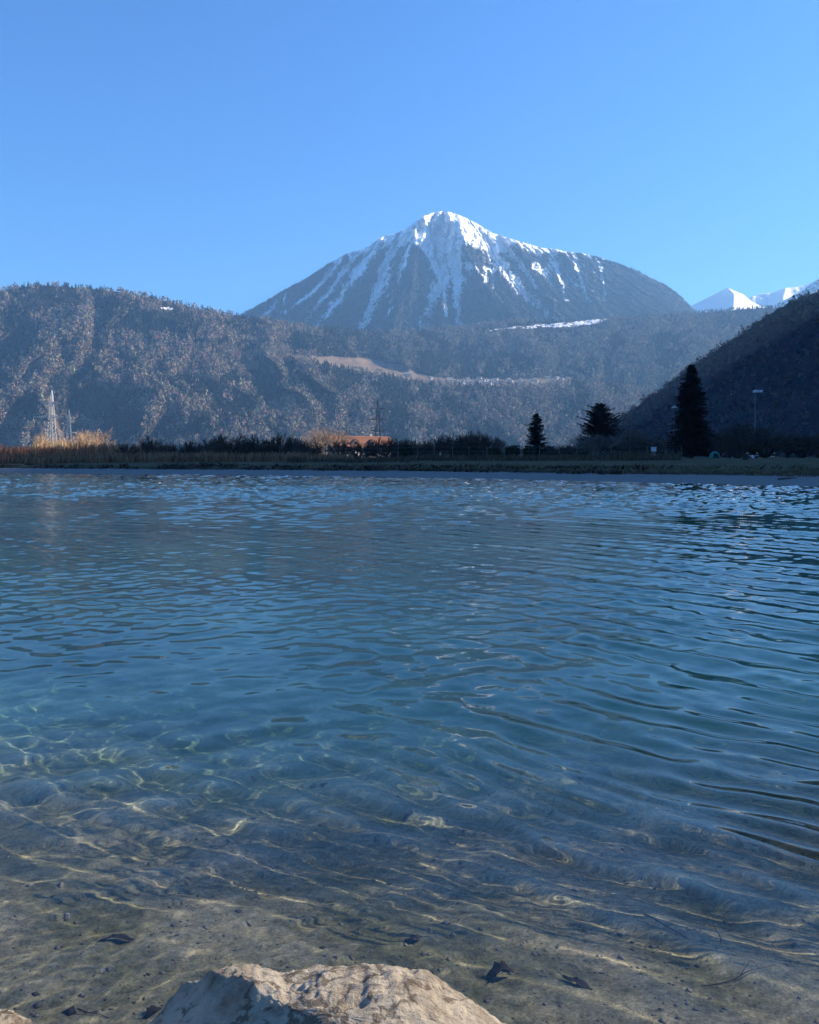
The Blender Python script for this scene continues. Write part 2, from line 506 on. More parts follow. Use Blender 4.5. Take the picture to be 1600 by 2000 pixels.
def m_cover(PX, PY):
    capb = np.interp(PX, [640, 690, 730, 760, 800, 830, 850, 880, 905, 935, 960, 1000, 1050, 1090, 1130], [490, 496, 488, 478, 474, 488, 520, 505, 480, 478, 490, 482, 489, 491, 480])
    PX = m_warp(PX, PY)
    s = 1.25 * sst(14, -12, PY - capb) + 0.40 * sst(80, 0, PY - capb) * sst(740, 800, PX) * sst(1110, 1040, PX)
    for pts, amp, w in RIBS[:4]:
        s -= 0.75 * np.exp(-(poly_dist(PX, PY, pts) / (w * 0.7)) ** 2) * sst(448, 475, PY)
    for pts, amp, w, sw in GULLY:
        fade = 1 - 0.35 * sst(520, 640, PY)
        s = np.maximum(s, (0.78 + 0.5 * vnoise(PX / 7, PY / 16, 83)) * fade * np.exp(-(poly_dist(PX, PY, pts) / (sw * 1.1)) ** 2))
    th = (PX - 865) / (PY - 300)
    gl = m_gully(PX, PY)
    s = s + (0.95 * sst(0.55, 0.85, gl) * (0.25 + 0.75 * sst(650, 480, PY)) + 0.08 * sst(600, 470, PY)) * sst(560, 660, PX) * sst(1340, 1150, PX) - 0.25 * sst(0.4, 0.15, gl)
    s = np.where((PX > 1200), s * 0.7, s)
    return np.stack([np.clip(s, -0.2, 1.3), s * 0, s * 0], -1)

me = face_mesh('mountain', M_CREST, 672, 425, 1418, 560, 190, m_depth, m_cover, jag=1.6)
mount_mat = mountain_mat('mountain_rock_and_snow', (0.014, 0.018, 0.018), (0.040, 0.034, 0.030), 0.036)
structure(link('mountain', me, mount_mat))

# --- far snowy peaks on the right
def peak_depth(d0, d1, ribs, amp, sd):
    def fn(PX, PY, v):
        d = d0 + (d1 - d0) * v
        for pts, a, w in ribs: d -= a * np.exp(-poly_dist(PX, PY, pts) / w)
        return d + amp * fbm(PX / 10, PY / 12, 4, sd)
    return fn
snow_mat = mountain_mat('snowfield', (0.05, 0.05, 0.055), (0.10, 0.09, 0.085), 0.02)
full = lambda k: (lambda PX, PY: np.stack([k + 0.12 * fbm(PX / 8, PY / 5, 3, 91), PX * 0, PX * 0], -1))
me = face_mesh('snowy_peak', [(1310, 630), (1345, 600), (1380, 582), (1402, 571), (1420, 561), (1433, 567), (1450, 574), (1468, 588), (1486, 598), (1520, 612)], 640, 1312, 1518, 130, 60,
               peak_depth(6500, 7100, [([(1420, 560), (1434, 575), (1432, 612), (1430, 640)], 200, 16)], 20, 93), full(0.98), jag=0.6)
structure(link('snowy_peak', me, snow_mat))
me = face_mesh('snowy_ridge', [(1440, 605), (1467, 579), (1485, 574), (1505, 572), (1534, 562), (1551, 561), (1578, 555), (1600, 546), (1700, 500), (1800, 470)], 650, 1442, 1795, 150, 60,
               peak_depth(7000, 7600, [([(1534, 561), (1528, 590), (1520, 640)], 160, 14)], 40, 95), full(0.88), jag=0.8)
structure(link('snowy_ridge', me, snow_mat))
me = face_mesh('wooded_ridge', [(1470, 620), (1507, 596), (1540, 582), (1570, 566), (1600, 543), (1660, 505), (1760, 450), (1900, 400)], 650, 1472, 1895, 170, 60,
               peak_depth(5200, 5800, [], 70, 97), full(0.55), jag=1.4)
structure(link('wooded_ridge', me, mount_mat))

# --- the broad wooded slope with its terrace
R_CREST = [(-700, 600), (-300, 585), (-100, 575), (0, 567), (50, 560), (95, 557), (140, 561), (200, 566), (260, 574), (300, 582), (345, 593), (385, 603), (430, 612), (480, 620), (540, 630),
           (600, 637), (650, 641), (720, 648), (780, 650), (850, 643), (900, 640), (960, 632), (1020, 627), (1100, 628), (1190, 622), (1260, 617), (1350, 613), (1420, 607), (1480, 602), (1560, 600), (1700, 600), (2100, 590)]
TER = ([480, 540, 600, 660, 750, 830, 900, 1000, 1110, 1180, 1300], [684, 690, 704, 716, 733, 746, 751, 752, 748, 756, 775])
BASE = 902

def slope_depth(PX, PY, v):
    dc = np.interp(PX, [-300, 250, 450, 650, 900, 1700], [3150, 3150, 3250, 3600, 4050, 4300])
    d0 = np.interp(PX, [-300, 400, 900, 1700], [2250, 2250, 2450, 2600])
    tw = sst(500, 600, PX) * sst(1330, 1180, PX)
    ty = np.interp(PX, *TER)
    T = 330 * tw
    d = d0 + (dc - d0 - T) * v ** 1.25 + T * sst(5, -16, PY - ty)
    skew = PX + (PY - 700) * np.interp(PX, [0, 250, 500, 800, 1200], [0.45, 0.25, -0.1, -0.25, 0.3])
    skew = skew + 55 * fbm(PX / 120, PY / 90, 3, 105)
    rid = 1 - np.abs(fbm(skew / 120, PY / 230, 4, 101)) * 2.4
    a = np.interp(PX, [0, 450, 700, 1400], [160, 150, 105, 95]) * sst(0.0, 0.12, v) * sst(1.03, 0.85, v)
    d = d - a * rid * (1 - 0.75 * tw * np.exp(-((PY - ty) / 14) ** 2))
    d = d + 30 * fbm(PX / 26, PY / 30, 4, 103)
    return d

def slope_cover(PX, PY):
    PX = PX + 4 * fbm(PX / 25, PY / 9, 3, 171); PY = PY + 2.2 * fbm(PX / 18, PY / 12, 3, 173)
    ty = np.interp(PX, *TER)
    # vineyard / fields on the terrace, village meadow, road, upper snow field
    top = np.interp(PX, [560, 600, 660, 730, 790, 812, 822], [690, 696, 697, 702, 714, 728, 742])
    field = ((PX > 560) & (PX < 822) & (PY > top) & (PY < ty + 4 * (vnoise(PX / 9, PY / 9, 3) - 0.3))).astype(float)
    field = np.maximum(field, ((PX >= 800) & (PX < 1118) & (PY > ty - 9 - 3 * vnoise(PX / 14, PY / 14, 5)) & (PY < ty + 3)).astype(float) * 0.9)
    road = (np.abs(PY - np.interp(PX, [1030, 1110, 1180, 1250, 1330], [754, 764, 771, 776, 782])) < 1.0) & (PX > 1030) & (PX < 1340)
    field = np.maximum(field, road.astype(float))
    c2 = (np.abs(PX - 1232) < 20) & (np.abs(PY - 714 + 0.15 * (PX - 1232)) < 4)
    field = np.maximum(field, c2 * 0.9)
    brown = np.exp(-((PX - 80 + (PY - 740) * -0.35) / 8) ** 2) * sst(700, 740, PY) * 0.75 + np.exp(-((PX - 650) / 40) ** 2 - ((PY - 790 - 0.1 * (PX - 600)) / 4) ** 2) * 0.7
    field = np.maximum(field, brown)
    c0 = np.interp(PX, [955, 1000, 1060, 1120, 1160, 1190], [645, 638, 633, 628, 623, 621]); wid = np.interp(PX, [955, 1000, 1060, 1120, 1170, 1190], [2, 5, 8, 12, 10, 2])
    sf = ((PX > 955) & (PX < 1190) & (PY > c0) & (PY < c0 + wid)).astype(float)
    sf = np.maximum(sf, ((np.abs(PX - 328) < 14) & (np.abs(PY - 603 - 0.1 * (PX - 328)) < 2.5)) * 1.0)
    sf = np.maximum(sf, ((np.abs(PX - 605) < 22) & (np.abs(PY - 641) < 1.6)) * 0.6)
    return np.stack([sf, field, sf * 0], -1)

me = face_mesh('hillside', R_CREST, BASE, -640, 1960, 900, 170, slope_depth, slope_cover, jag=0.8, back=700)
m, nt, out = new_mat('hillside_floor')
geo = nt.nodes.new('ShaderNodeNewGeometry')
at = nt.nodes.new('ShaderNodeAttribute'); at.attribute_name = 'cover'
sp = nt.nodes.new('ShaderNodeSeparateColor'); nt.links.new(at.outputs['Color'], sp.inputs[0])
n1 = noise_node(nt, 0.03, 6, 0.7, geo.outputs['Position'])
fl = ramp(nt, n1.outputs[0], [(0.3, (0.028, 0.027, 0.022)), (0.55, (0.06, 0.05, 0.04)), (0.75, (0.10, 0.078, 0.06))])
n2 = noise_node(nt, 0.05, 5, 0.6, geo.outputs['Position'])
fd = ramp(nt, n2.outputs[0], [(0.3, (0.12, 0.085, 0.06)), (0.7, (0.24, 0.18, 0.13))])
c = mixc(nt, sp.outputs[1], fl.outputs[0], fd.outputs[0])
sn = N(nt, 'ShaderNodeMath', operation='MULTIPLY_ADD'); sn.inputs[1].default_value = 2.0; sn.inputs[2].default_value = -1.3
n3 = noise_node(nt, 0.035, 6, 0.7, geo.outputs['Position']); nt.links.new(n3.outputs[0], sn.inputs[0])
s2 = N(nt, 'ShaderNodeMath', operation='ADD'); nt.links.new(sn.outputs[0], s2.inputs[0]); nt.links.new(sp.outputs[0], s2.inputs[1])
mr = N(nt, 'ShaderNodeMapRange'); mr.inputs['From Min'].default_value = 0.6; mr.inputs['From Max'].default_value = 0.75; nt.links.new(s2.outputs[0], mr.inputs['Value'])
c = mixc(nt, mr.outputs[0], c, (0.86, 0.87, 0.9))
b = N(nt, 'ShaderNodeBsdfPrincipled', Roughness=0.95); b.inputs['Specular IOR Level'].default_value = 0.05
nt.links.new(c, b.inputs['Base Color']); nt.links.new(b.outputs[0], out.inputs[0])
structure(link('hillside', me, m))

def slope_point(px, py):
    cyy = np.interp(px, [c[0] for c in R_CREST], [c[1] for c in R_CREST])
    v = np.clip((py - BASE) / (cyy - BASE), 0, 1)
    d = slope_depth(px, py, v)
    return np.stack(px2w(px, py, d), -1), v

# --- the dark near hill on the right (its ridge runs on to the right and shades the far shore)
RIDGE = [px2w(1075, 889, 1065), px2w(1130, 862, 1055), px2w(1180, 838, 1045), px2w(1225, 808, 1030), px2w(1250, 790, 1025), px2w(1275, 767, 1018), px2w(1300, 752, 1012), px2w(1330, 730, 1004),
         px2w(1360, 706, 996), px2w(1412, 673, 982), px2w(1450, 648, 974), px2w(1482, 626, 966), px2w(1525, 603, 956), px2w(1562, 583, 949), px2w(1600, 566, 940),
         (640, 850, 275), (900, 700, 450), (1120, 580, 630), (1292, 487, 758), (1440, 330, 768), (1580, 180, 762), (1800, -100, 780), (2200, -600, 785)]

def hill_z(x, y):
    h = np.full(x.shape, -60.0)
    wob = 1 + 0.10 * fbm(x / 90, y / 90, 4, 111)
    for p, q in zip(RIDGE[:-1], RIDGE[1:]):
        dx, dy = q[0] - p[0], q[1] - p[1]
        t = np.clip(((x - p[0]) * dx + (y - p[1]) * dy) / (dx * dx + dy * dy), 0, 1)
        dist = np.hypot(x - p[0] - t * dx, y - p[1] - t * dy)
        sl = 0.95 * wob
        h = np.maximum(h, p[2] + (q[2] - p[2]) * t - sl * dist * np.where(dist > 300, 1.0, 1.0))
        near = dist
    return h + 5.0 * fbm(x / 40, y / 40, 4, 113) * sst(0, 40, h)

hx = spaced([(60, 180, 16), (180, 620, 90), (620, 1400, 50), (1400, 3400, 40)])
hy = spaced([(-1500, 300, 50), (300, 560, 26), (560, 1120, 110), (1120, 1800, 24)])
HX, HY = np.meshgrid(hx, hy)
HZ = hill_z(HX, HY)
me = mesh_np('near_hill', np.stack([HX, HY, HZ], -1).reshape(-1, 3), grid_faces(len(hy), len(hx)), True)
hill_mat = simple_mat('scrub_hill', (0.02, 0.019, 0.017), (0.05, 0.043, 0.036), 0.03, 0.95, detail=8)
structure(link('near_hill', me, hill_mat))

# --- forests: thousands of trees far off, each a small crown of twig faces
def forest(name, P, H, W, colr, conifer, k, mat, label, seed=1):
    r = np.random.default_rng(seed)
    n = len(P)
    t = r.random((n, k))
    ang = r.random((n, k)) * 2 * np.pi
    if conifer:
        t = 1 - np.sqrt(1 - t * 0.98)
        rad = (1 - t) * 0.5 * W[:, None] * r.uniform(0.35, 0.85, (n, k))
        cz = (0.08 + 0.86 * t) * H[:, None]
        sw = (0.42 * (1 - t) + 0.10) * W[:, None]; sh = 0.20 * H[:, None] * np.ones((n, k))
    else:
        cz = (0.32 + 0.62 * t) * H[:, None]
        prof = np.sqrt(np.clip(1 - ((t - 0.42) / 0.6) ** 2, 0.05, 1))
        rad = prof * 0.5 * W[:, None] * np.sqrt(r.random((n, k)))
        sw = 0.22 * W[:, None] * np.ones((n, k)); sh = 0.24 * H[:, None] * r.uniform(0.6, 1.2, (n, k))
    C = np.stack([P[:, None, 0] + rad * np.cos(ang), P[:, None, 1] + rad * np.sin(ang), P[:, None, 2] + cz], -1)
    fa = ang + r.normal(0, 0.9, (n, k))
    tx, ty = -np.sin(fa), np.cos(fa)
    lean = r.normal(0, 0.25, (n, k, 2)) * sh[..., None]
    a = C.copy(); a[..., 0] -= tx * sw; a[..., 1] -= ty * sw; a[..., 2] -= sh * 0.5
    b_ = C.copy(); b_[..., 0] += tx * sw; b_[..., 1] += ty * sw; b_[..., 2] -= sh * r.uniform(0.2, 0.6, (n, k))
    c_ = C.copy(); c_[..., 0] += lean[..., 0]; c_[..., 1] += lean[..., 1]; c_[..., 2] += sh * (0.9 if conifer else 0.6)
    V = np.stack([a, b_, c_], 2).reshape(-1, 3)
    me = mesh_np(name, V, np.arange(len(V)).reshape(-1, 3))
    vcol(me, 'tint', np.repeat(colr, 3 * k, 0))
    return tag(link(name, me, mat), label, 'forest', kind='stuff')

bare_mat = simple_mat('bare_winter_crowns', (0.8, 0.8, 0.8), (1, 1, 1), 0.2, 0.9, attr='tint')
fir_mat = simple_mat('dark_fir_needles', (0.8, 0.8, 0.8), (1, 1, 1), 0.2, 0.9, attr='tint')

def jitter_col(n, base, var, r):
    c = np.array(base)[None] * (1 + var * r.standard_normal((n, 1))) * (1 + 0.5 * var * r.standard_normal((n, 3)))
    return np.clip(c, 0.01, 0.9)

r = np.random.default_rng(21)
NT = 105000
px = r.uniform(-330, 1760, NT); cyy = np.interp(px, [c[0] for c in R_CREST], [c[1] for c in R_CREST])
vv = r.random(NT) ** 0.95
py = BASE - 3 + (cyy - BASE + 3) * vv
P, v = slope_point(px, py)
d = P[:, 1]
keep = r.random(NT) < (d / 4300.0) ** 1.3
cov = slope_cover(px, py)
keep &= (cov[:, 0] < 0.3) & (cov[:, 1] < 0.45)
cov_b = np.maximum(slope_cover(px, py - 4.0), slope_cover(px, py - 8.0))                      # keep the fields clear of trees standing in front of them
keep &= ~((cov_b[:, 0] > 0.3) & (r.random(NT) < 0.7))
patch = fbm(px / 60, py / 42, 4, 131) + 0.5 * fbm(px / 14, py / 12, 3, 133)
skew = px + (py - 700) * np.interp(px, [0, 250, 500, 800, 1200], [0.45, 0.25, -0.1, -0.25, 0.3])
skew = skew + 55 * fbm(px / 120, py / 90, 3, 105)
rid = 1 - np.abs(fbm(skew / 120, py / 230, 4, 101)) * 2.4
is_bare = (patch + 0.35 * (rid - 0.45) + 0.12 * r.standard_normal(NT)) > 0.05
clear = (patch + 0.4 * (rid - 0.5)) < -0.45             # smooth dark fir slopes keep few trees that stand out
keep &= ~(clear & (r.random(NT) < 0.3))
sel = keep & is_bare; n = sel.sum()
warm = np.where((px[sel] < 700) & (r.random(n) < 0.6), 1, 0)[:, None]
colb = jitter_col(n, (0.215, 0.182, 0.142), 0.26, r) * (1 - warm) + jitter_col(n, (0.24, 0.185, 0.130), 0.26, r) * warm
forest('bare_forest', P[sel], r.uniform(13, 25, n), r.uniform(9, 15, n), colb, False, 10, bare_mat, 'grey-brown leafless winter woodland covering the hazy hillside', 3)
sel = keep & ~is_bare; n2 = sel.sum()
forest('fir_forest', P[sel], r.uniform(15, 28, n2), r.uniform(6, 9, n2), jitter_col(n2, (0.035, 0.042, 0.032), 0.25, r), True, 8, fir_mat, 'dark fir forest in patches over the hazy hillside', 4)
print('far trees', n, n2)

# firs on the great mountain
NM = 60000
px = r.uniform(432, 1405, NM); cyy = np.interp(px, [c[0] for c in M_CREST], [c[1] for c in M_CREST])
py = cyy + (668 - cyy) * r.random(NM) ** 0.85
vv = np.clip((py - 672) / (cyy - 672), 0, 1)
sn_ = m_cover(px, py)[:, 0]
keep = (sn_ + 0.22 * r.standard_normal(NM) < 0.34) & (py > np.interp(px, [600, 800, 870, 950, 1100], [480, 462, 470, 462, 480]))
P = np.stack(px2w(px, py, m_depth(px, py, vv)), -1)[keep]; n = len(P)
forest('mountain_firs', P, r.uniform(11, 20, n), r.uniform(6, 10, n), jitter_col(n, (0.030, 0.034, 0.028), 0.4, r), True, 5, fir_mat, 'dark firs on the lower flanks of the snow-capped mountain', 8)
print('mountain firs', n)

# scrub on the dark near hill
NS = 52000
sx = r.uniform(90, 800, NS); sy = r.uniform(480, 1090, NS); sz = hill_z(sx, sy)
e = 3.0
fx = (hill_z(sx + e, sy) - sz) / e; fy = (hill_z(sx, sy + e) - sz) / e
facing = (-fx * (0 - sx) + -fy * (0 - sy) + (CZ - sz))
keep = (sz > 0.5) & (facing > -60) & (sx / sy < 0.68) & (r.random(NS) < 0.75)
keep &= fbm(sx / 45, sy / 45, 3, 141) > -0.32
P = np.stack([sx, sy, sz - 0.4], -1)[keep]; n = len(P)
tall = r.random(n) < 0.1
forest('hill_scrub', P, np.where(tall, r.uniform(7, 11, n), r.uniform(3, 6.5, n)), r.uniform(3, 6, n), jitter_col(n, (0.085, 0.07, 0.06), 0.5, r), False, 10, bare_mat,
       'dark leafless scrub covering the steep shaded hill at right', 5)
print('scrub', n)

# ------------------------------------------------------------------ things on the far shore
def gz(x, y):
    return float(ground_z(np.array([float(x)]), np.array([float(y)]))[0])

def at_ground(px, d, sink=0.05):
    x = (px - 800.0) / F * d
    return Vector((x, d, gz(x, d) - sink))

class Tw:
    """thin three-sided twigs and leaf-like faces"""
    def __init__(s): s.v = []; s.f = []
    def seg(s, a, b, r0, r1):
        d = b - a
        if d.length < 1e-5: return
        d = d.normalized(); u = d.orthogonal().normalized(); w = d.cross(u); i = len(s.v)
        for c, r in ((a, r0), (b, r1)):
            for k in range(3):
                t = 2.0944 * k; s.v.append(c + (u * math.cos(t) + w * math.sin(t)) * r)
        for k in range(3):
            s.f.append((i + k, i + (k + 1) % 3, i + 3 + (k + 1) % 3, i + 3 + k))
    def tri(s, a, b, c):
        i = len(s.v); s.v += [a, b, c]; s.f.append((i, i + 1, i + 2))
    def mesh(s, name):
        me = bpy.data.meshes.new(name); me.from_pydata([tuple(v) for v in s.v], [], s.f); me.update(); return me

def rvec(r): return Vector((r.gauss(0, 1), r.gauss(0, 1), r.gauss(0, 1)))

def bare_crown(seed, stems=8, levels=4, fork=3, spread=0.75, r0=0.05, upright=0.35, trunk=0.0):
    """a leafless crown of unit height (about one unit wide); returns stem mesh and twig mesh"""
    r = random.Random(seed); a_ = Tw(); b_ = Tw()
    base = Vector((0, 0, trunk))
    if trunk: a_.seg(Vector((0, 0, -0.03)), base, r0 * 1.7, r0 * 1.3)
    lens = [0.34, 0.24, 0.18, 0.13, 0.09]
    def grow(p, d, lv, rad):
        L = lens[lv] * r.uniform(0.75, 1.25) * (1 - trunk * 0.6)
        q = p + d * L * 0.5; d2 = (d + rvec(r) * 0.10).normalized(); e = q + d2 * L * 0.5
        t = a_ if lv < 2 else b_
        
        if lv < 2: t.seg(p, q, rad, rad * 0.8); t.seg(q, e, rad * 0.8, rad * 0.6)
        else: t.seg(p, e, rad, rad * 0.5)
        if lv + 1 < levels:
            for k in range(fork):
                nd = (d2 + rvec(r) * (0.42 + 0.08 * lv) + Vector((0, 0, upright * 0.35))).normalized()
                grow(e if k else q, nd, lv + 1, rad * 0.64)
    for k in range(stems):
        an = 2 * math.pi * (k + r.random() * 0.7) / stems; sp = spread * r.uniform(0.25, 1.0)
        d = Vector((math.cos(an) * sp, math.sin(an) * sp, 1.0 - 0.45 * sp)).normalized()
        grow(base + Vector((math.cos(an), math.sin(an), 0)) * 0.03, d, 0, r0 * r.uniform(0.7, 1.1))
    return a_.mesh('stems'), b_.mesh('twigs')

dark_bark = simple_mat('dark_bark', (0.035, 0.028, 0.022), (0.07, 0.055, 0.042), 8)
tan_bark = simple_mat('sunlit_tan_twigs', (0.30, 0.20, 0.12), (0.46, 0.31, 0.19), 6)  # lighter bark for plants in sun, part of the sunlight is in the colour
grey_bark = simple_mat('grey_twigs', (0.10, 0.085, 0.075), (0.17, 0.14, 0.12), 6)
gold_bark = simple_mat('sunlit_willow_twigs', (0.46, 0.30, 0.16), (0.60, 0.41, 0.24), 5)  # orange willow twigs, raised in tone to carry the sun on them
needle = simple_mat('dark_needles', (0.006, 0.008, 0.006), (0.015, 0.019, 0.013), 3)
hedge_leaf = simple_mat('dark_evergreen_leaves', (0.012, 0.018, 0.010), (0.03, 0.038, 0.02), 3)

SHR = [bare_crown(100 + i, stems=9 + i % 3, levels=4, fork=4, spread=1.0, r0=0.034, upright=0.3) for i in range(6)]
TRE = [bare_crown(200 + i, stems=6, levels=5, fork=4, spread=0.85, r0=0.034, upright=0.25, trunk=0.16) for i in range(3)]
def with_mat(pair, mat):
    out_ = []
    for me in pair:
        c_ = me.copy(); c_.materials.clear(); c_.materials.append(mat); out_.append(c_)
    return out_
DOME = [bare_crown(300 + i, stems=16, levels=5, fork=3, spread=1.15, r0=0.022, upright=0.22) for i in range(3)]
DOMES = {k: [with_mat(p, mt) for p in DOME] for k, mt in (('tan', tan_bark), ('gold', gold_bark))}
SHRUBS = {k: [with_mat(p, mt) for p in SHR] for k, mt in (('dark', dark_bark), ('grey', grey_bark))}
TREES = {k: [with_mat(p, mt) for p in TRE] for k, mt in (('dark', dark_bark), ('tan', tan_bark), ('grey', grey_bark), ('gold', gold_bark))}

def plant(name, label, cat, pair, px, d, top, width, group=None, rz=None, names=('stems', 'twigs')):
    g0 = at_ground(px, d)
    h = CZ + (HOR - top) / F * d - g0.z
    w = width / F * d
    # measure the shape so the outline has the wanted size
    co = np.array([v.co for m_ in pair for v in m_.vertices]); hh = co[:, 2].max(); ww = (np.percentile(co[:, 0], 98) - np.percentile(co[:, 0], 2))
    o = empty(name, g0, rz if rz is not None else random.uniform(0, 6.28), (w / ww, w / ww, h / hh))
    link(names[0], pair[0], None, o); link(names[1], pair[1], None, o)['kind'] = 'stuff'
    return tag(o, label, cat, group)

# --- leafless dark shrubs in a row along the far shore
ORD = ['first', 'second', 'third', 'fourth', 'fifth', 'sixth', 'seventh', 'eighth', 'ninth', 'tenth', 'eleventh', 'twelfth', 'thirteenth', 'fourteenth', 'fifteenth', 'sixteenth', 'seventeenth',
       'eighteenth', 'nineteenth', 'twentieth', 'twenty-first', 'twenty-second', 'twenty-third', 'twenty-fourth', 'twenty-fifth']
row = [(250, 868, 34, 128), (292, 857, 46, 122), (330, 868, 34, 132), (372, 864, 36, 128), (412, 860, 40, 125), (447, 853, 56, 120), (484, 866, 36, 130), (508, 855, 52, 121), (545, 852, 58, 120),
       (578, 858, 46, 124), (600, 864, 52, 116), (664, 864, 34, 134), (714, 866, 34, 132), (742, 860, 40, 128), (768, 858, 44, 124), (800, 861, 46, 126), (830, 866, 36, 130), (858, 858, 46, 124),
       (884, 851, 52, 126), (906, 850, 50, 128), (930, 848, 50, 125), (948, 856, 40, 127), (1085, 872, 48, 138), (1108, 876, 42, 136), (1345, 876, 40, 140)]
for i, (px, top, w, d) in enumerate(row):
    plant('bare_shrub', ORD[i] + ' dark leafless shrub from the left in the far shore row', 'shrub', SHRUBS['dark'][i % 6], px, d, top - 0.22 * (893 - top), w * 1.2, 'dark shrubs along the far shore')
back = [(270, 874, 60, 170), (350, 874, 70, 165), (430, 872, 70, 170), (480, 873, 70, 172), (700, 871, 60, 180), (760, 870, 70, 176), (840, 871, 70, 180), (920, 868, 70, 178), (985, 872, 60, 182), (1060, 874, 60, 184), (1130, 872, 66, 180)]
for i, (px, top, w, d) in enumerate(back):
    plant('bare_shrub', ORD[i] + ' low dark thicket shrub from the left, behind the shore row', 'shrub', SHRUBS['dark'][(i * 5 + 2) % 6], px, d, top - 6, w * 1.2, 'thicket behind the shore shrubs')
# --- single bare trees and bushes
plant('bare_tree', 'pale domed leafless tree lit by the sun beside the red roof', 'tree', DOMES['tan'][0], 636, 262, 826, 98, names=('trunk', 'crown'))
plant('willow_bush', 'large glowing orange willow bush in sun below the pylons', 'bush', DOMES['gold'][1], 176, 178, 832, 82, names=('trunk', 'crown'))
plant('willow_bush', 'smaller orange willow bush at the foot of the tall pylon', 'bush', DOMES['gold'][2], 124, 190, 846, 66, names=('trunk', 'crown'))
plant('willow_bush', 'leftmost slim orange willow bush with upright tip', 'bush', DOMES['gold'][0], 84, 186, 838, 32, names=('trunk', 'crown'))
plant('bare_tree', 'thin pale-topped young tree between the round evergreen bushes', 'tree', TREES['grey'][0], 977, 132, 850, 30, names=('trunk', 'crown'))
plant('bare_tree', 'grey leafless bush in front of the spreading cedar', 'bush', TREES['grey'][1], 1166, 132, 845, 78, names=('trunk', 'crown'))
plant('bare_tree', 'broad grey leafless tree right of the spreading cedar', 'tree', TREES['grey'][2], 1238, 136, 833, 84, names=('trunk', 'crown'))
plant('bare_tree', 'low leafless tree left of the tall spruce', 'tree', TREES['dark'][0], 1292, 150, 850, 60, names=('trunk', 'crown'))
plant('bare_tree', 'wide dark leafless tree behind the resting people', 'tree', TREES['dark'][1], 1470, 132, 822, 110, names=('trunk', 'crown'))
plant('bare_tree', 'dark leafless bush between tall spruce and resting people', 'bush', TREES['dark'][2], 1425, 140, 838, 70, names=('trunk', 'crown'))
plant('bare_tree', 'dark leafless bush right of the resting people', 'bush', TREES['dark'][0], 1540, 138, 850, 74, names=('trunk', 'crown'))
plant('bare_tree', 'dark leafless bush cut off by the right picture edge', 'bush', TREES['dark'][1], 1598, 134, 842, 80, names=('trunk', 'crown'))

for i, (px, top, w, d) in enumerate([(1402, 858, 60, 136), (1440, 846, 70, 128), (1500, 850, 80, 130), (1566, 856, 70, 132), (1622, 850, 80, 130), (1262, 862, 60, 132), (1200, 866, 60, 134)]):
    plant('bare_shrub', ORD[i] + ' dense dark shrub from the left around the right-hand bare trees' if i < 5 else ('dense dark shrub just left of the information pillar' if i == 5 else 'dense dark shrub in front of the cedar trunk'),
          'shrub', SHRUBS['dark'][(i + 3) % 6], px, d, top - 6, w * 1.2, 'dense shrubs around the right-hand trees')

# --- slim dead poplar stump standing in the sun
tw = Tw(); r_ = random.Random(4)
for k in range(260):
    t = r_.random(); an = r_.uniform(0, 6.28); rad = 0.32 * (1 - t * 0.75)
    p = Vector((math.cos(an) * rad * r_.random(), math.sin(an) * rad * r_.random(), 0.3 + t * 3.1))
    tw.tri(p + Vector((0.07, 0, -0.1)), p + Vector((-0.07, 0.04, -0.1)), p + Vector((r_.gauss(0, .05), r_.gauss(0, .05), 0.35)))
o = empty('slim_poplar', at_ground(244, 176)); o.scale = (1, 1, 1.05)
mb = MB(); mb.bar((0, 0, -0.2), (0, 0, 2.6), 0.12, 0.04, 6)
link('trunk', mb.mesh('trunk'), tan_bark, o); link('crown', tw.mesh('crown'), tan_bark, o)['kind'] = 'stuff'
tag(o, 'slim upright sunlit poplar standing alone among dark shrubs', 'tree')

# --- round clipped evergreen bushes
def leafy_ball(seed, n=1500):
    r = random.Random(seed); t = Tw()
    for k in range(n):
        d = rvec(r).normalized(); rad = (0.62 + 0.38 * r.random()) * (1 + 0.13 * math.sin(5 * d.x + seed) * math.cos(4 * d.y))
        p = Vector((d.x * 0.5 * rad, d.y * 0.5 * rad, 0.48 + d.z * 0.5 * rad))
        u = rvec(r).normalized() * 0.07; w = rvec(r).normalized() * 0.07
        t.tri(p - u, p + u, p + w * 1.6)
    return t.mesh('foliage')
balls = [leafy_ball(i) for i in range(3)]
for i, (px, top, w, d) in enumerate([(794, 868, 30, 124), (896, 873, 29, 122), (926, 876, 30, 122), (967, 875, 25, 122), (1001, 870, 30, 122), (1034, 871, 30, 122)]):
    g0 = at_ground(px, d); h = CZ + (HOR - top) / F * d - g0.z; w = w / F * d
    o = empty('evergreen_bush', g0, i * 1.3, (w, w, h))
    link('foliage', balls[i % 3], hedge_leaf, o)['kind'] = 'stuff'
    mb = MB(); mb.bar((0, 0, -0.05), (0, 0, 0.4), 0.04, 0.02, 5); link('stem', mb.mesh('stem'), dark_bark, o)
    tag(o, ORD[i] + ' round dark evergreen bush from the left behind the wire fence', 'bush', 'round evergreen bushes behind the fence')

